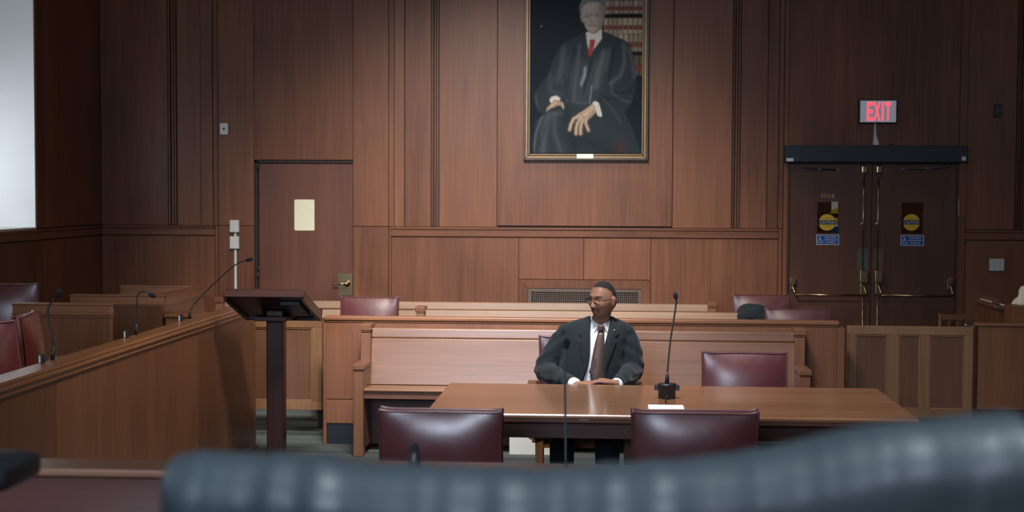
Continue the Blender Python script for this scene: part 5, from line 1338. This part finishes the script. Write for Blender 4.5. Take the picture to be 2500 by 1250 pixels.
# ---- jacket
m_suit, nt, b = mat('suit_cloth'); N = nt.nodes.new; L = nt.links.new
b.inputs['Base Color'].default_value = (.013, .019, .024, 1); b.inputs['Roughness'].default_value = .85; b.inputs['Sheen Weight'].default_value = .12; b.inputs['Specular IOR Level'].default_value = .2
tc = N('ShaderNodeTexCoord'); n1 = N('ShaderNodeTexNoise'); n1.inputs['Scale'].default_value = 9; n1.inputs['Detail'].default_value = 3; n1.inputs['Distortion'].default_value = .8; L(tc.outputs['Object'], n1.inputs['Vector'])
bp = N('ShaderNodeBump'); bp.inputs['Strength'].default_value = .3; bp.inputs['Distance'].default_value = .02; L(n1.outputs['Fac'], bp.inputs['Height']); L(bp.outputs[0], b.inputs['Normal'])
jk = MB()
def jring(z, cx, cy, a, b_): return ring(cx, cy, z, a, b_, 40)
JT = [(.50, .0, .03, .205, .150), (.60, .0, .02, .200, .150), (.70, .0, .012, .194, .146), (.80, .010, .012, .194, .142), (.90, .022, .016, .198, .134), (.97, .034, .02, .202, .122), (1.02, .044, .026, .212, .104), (1.048, .050, .030, .210, .090), (1.064, .054, .031, .190, .080), (1.080, .060, .032, .140, .072), (1.094, .064, .033, .100, .066), (1.108, .066, .034, .076, .060)]
jk.loft([jring(*r_) for r_ in JT])
for S_, E_, Wv, s in ((ShL, ElL, WrL, -1), (ShR, ElR, WrR, 1)):
    out_ = Vector((s*.012, 0, 0))
    jk.tube(smooth_pts([S_+Vector((-s*.05, 0, .008)), S_+Vector((-s*.004, 0, .0)), (S_+E_)/2+out_*.5, E_+out_*.4+Vector((0, .01, 0))], 5), [.050]*5+[.058]*2+[.062]*3+[.064]*5+[.058], 22)
    jk.ell(E_+Vector((s*.004, .01, -.0)), (.058, .060, .056), 20, 12)
    jk.tube(smooth_pts([E_+Vector((0, 0, 0)), E_*.55+Wv*.45+Vector((s*.004, -.01, .0)), Wv-(Wv-E_).normalized()*.01], 6), [.060]*4+[.058]*3+[.052]*3+[.046]*3, 22)
for pv_ in (ShL, ShR): jk.ell((pv_.x+(-.008 if pv_.x > 0 else .008), .032, 1.022), (.056, .070, .040), 20, 12)
jme = remeshed(jk, .006, 16)
# wrinkles + opening cut
bmj = bmesh.new(); bmj.from_mesh(jme)
Ls = [(lx(1440), lz(764)), (lx(1439), lz(800)), (lx(1439), lz(850)), (lx(1433), lz(890)), (lx(1416), lz(940)), (lx(1404), lz(1010))]
Rs = [(lx(1494), lz(766)), (lx(1488), lz(800)), (lx(1478), lz(840)), (lx(1476), lz(890)), (lx(1480), lz(945)), (lx(1484), lz(1010))]
def edge_x(tab, z): t_ = sorted([(b_, a) for a, b_ in tab]); return float(np.interp(z, [k[0] for k in t_], [k[1] for k in t_]))
from mathutils import noise as mnoise
for v in bmj.verts:
    p = v.co; armish = min(1, max(0, (abs(p.x-.02)-.15)/.06))
    w_ = math.sin(60*p.z+25*p.x*(1 if p.x > 0 else -1)+6*mnoise.noise(p*7))*.0035*armish + mnoise.noise(p*9)*.005
    near_el = math.exp(-((p.z-.80)/.06)**2)*armish; w_ += near_el*.003*math.sin(110*p.z+30*abs(p.x))
    p += v.normal*w_*(.85)
dele = []
for f_ in bmj.faces:
    c = f_.calc_center_median()
    if c.y < .02 and f_.normal.y < .6 and c.z > .50:
        if edge_x(Ls, c.z) < c.x < edge_x(Rs, c.z) and not (c.z < .80 and c.y < -.20): dele.append(f_)
    if c.z > 1.104: dele.append(f_)
bmesh.ops.delete(bmj, geom=list(set(dele)), context='FACES'); bmj.to_mesh(jme); bmj.free()
jo = put(jme, 'jacket', m_suit, man); s_ = jo.modifiers.new('t', 'SOLIDIFY'); s_.thickness = .004; s_.offset = -1
def jfront(x, z):
    zs = [q_[0] for q_ in JT]; fi = lambda k: np.interp(z, zs, [q_[k] for q_ in JT]); u = min(.98, abs((x-fi(1))/fi(3))); return fi(2)-fi(4)*(1-u**2.3)**(1/2.3)
for s, E_ in ((-1, Ls), (1, Rs)):                                     # lapels
    q = MB(); zz = np.concatenate([np.linspace(lz(772), lz(896), 14), np.linspace(lz(905), lz(944), 5)]); rings = []
    for k, z in enumerate(zz):
        e_ = edge_x(E_, z); wd = ([.008, .020, .034, .048, .062, .045, .060, .055, .049, .042, .034, .026, .018, .012]+[.010]*5)[k]
        x0_, x1_ = e_-s*.006, e_+s*wd
        rings.append([(x0_, min(jfront(x0_, z), tfront(x0_, z, .004))-.008, z), ((x0_+x1_)/2, jfront((x0_+x1_)/2, z)-.015, z), (x1_, jfront(x1_, z)-.012, z), (x1_, jfront(x1_, z)-.004, z), (x0_, min(jfront(x0_, z), tfront(x0_, z, .004))-.002, z)])
    q.loft(rings, smooth=False); q.build('lapel', m_suit, jo, world=False)
c = (lx(1500), lz(803)); q = MB(); q.lathe([(.0075, 0), (.0075, -.002), (.004, -.004)], (c[0], jfront(*c)-.016, c[1]), 16, 'Y'); q.build('lapel_pin', m_brass, jo, world=False)
c = (lx(1412), lz(919)); q = MB(); q.lathe([(.008, 0), (.008, -.003)], (c[0], jfront(*c)-.008, c[1]), 14, 'Y'); q.build('button', m_black, jo, world=False)
for Wv, E_ in ((WrL, ElL), (WrR, ElR)):                                # cuffs
    d = (Wv-E_).normalized(); q = MB(); q.tube([Wv-d*.04, Wv+d*.012, Wv+d*.022], [.039, .038, .036], 20); q.build('shirt_cuff', m_shirt, man, world=False)
# ---- trousers, shoes
m_trou = plain('trouser_cloth', (.010, .013, .018), .9, bump=.3, bscale=30)
tr = MB()
for s in (-1, 1):
    hip = Vector((s*.09, .02, .54)); kn = Vector((s*.13-.015, -.43, .51)); an = Vector((s*.13-.015, -.44, .09))
    tr.tube([hip, (hip+kn)/2, kn], [.10, .092, .075], 18); tr.ell(kn, (.074, .074, .074)); tr.tube([kn, (kn+an)/2, an], [.074, .07, .066], 18)
tr.ell((0, .03, .55), (.19, .15, .09))
put(remeshed(tr, .008, 3), 'trousers', m_trou, man)
m_shoe = plain('shoe_black', (.008, .008, .009), .25)
for s in (-1, 1):
    q = MB(); x = s*.13-.015
    q.loft([[(x+a*k, y+0*k, z0_*1.0) for a, z0_ in ((-1, .004), (1, .004), (1.05, .02), (.75, h_), (-.75, h_), (-1.05, .02))] for y, k, h_ in ((-.36, .030, .085), (-.42, .040, .10), (-.50, .042, .075), (-.58, .046, .05), (-.64, .036, .04), (-.665, .012, .025))])
    sho = q.build('shoe', m_shoe, man, world=False); s_ = sho.modifiers.new('s', 'SUBSURF'); s_.levels = 1; s_.render_levels = 2
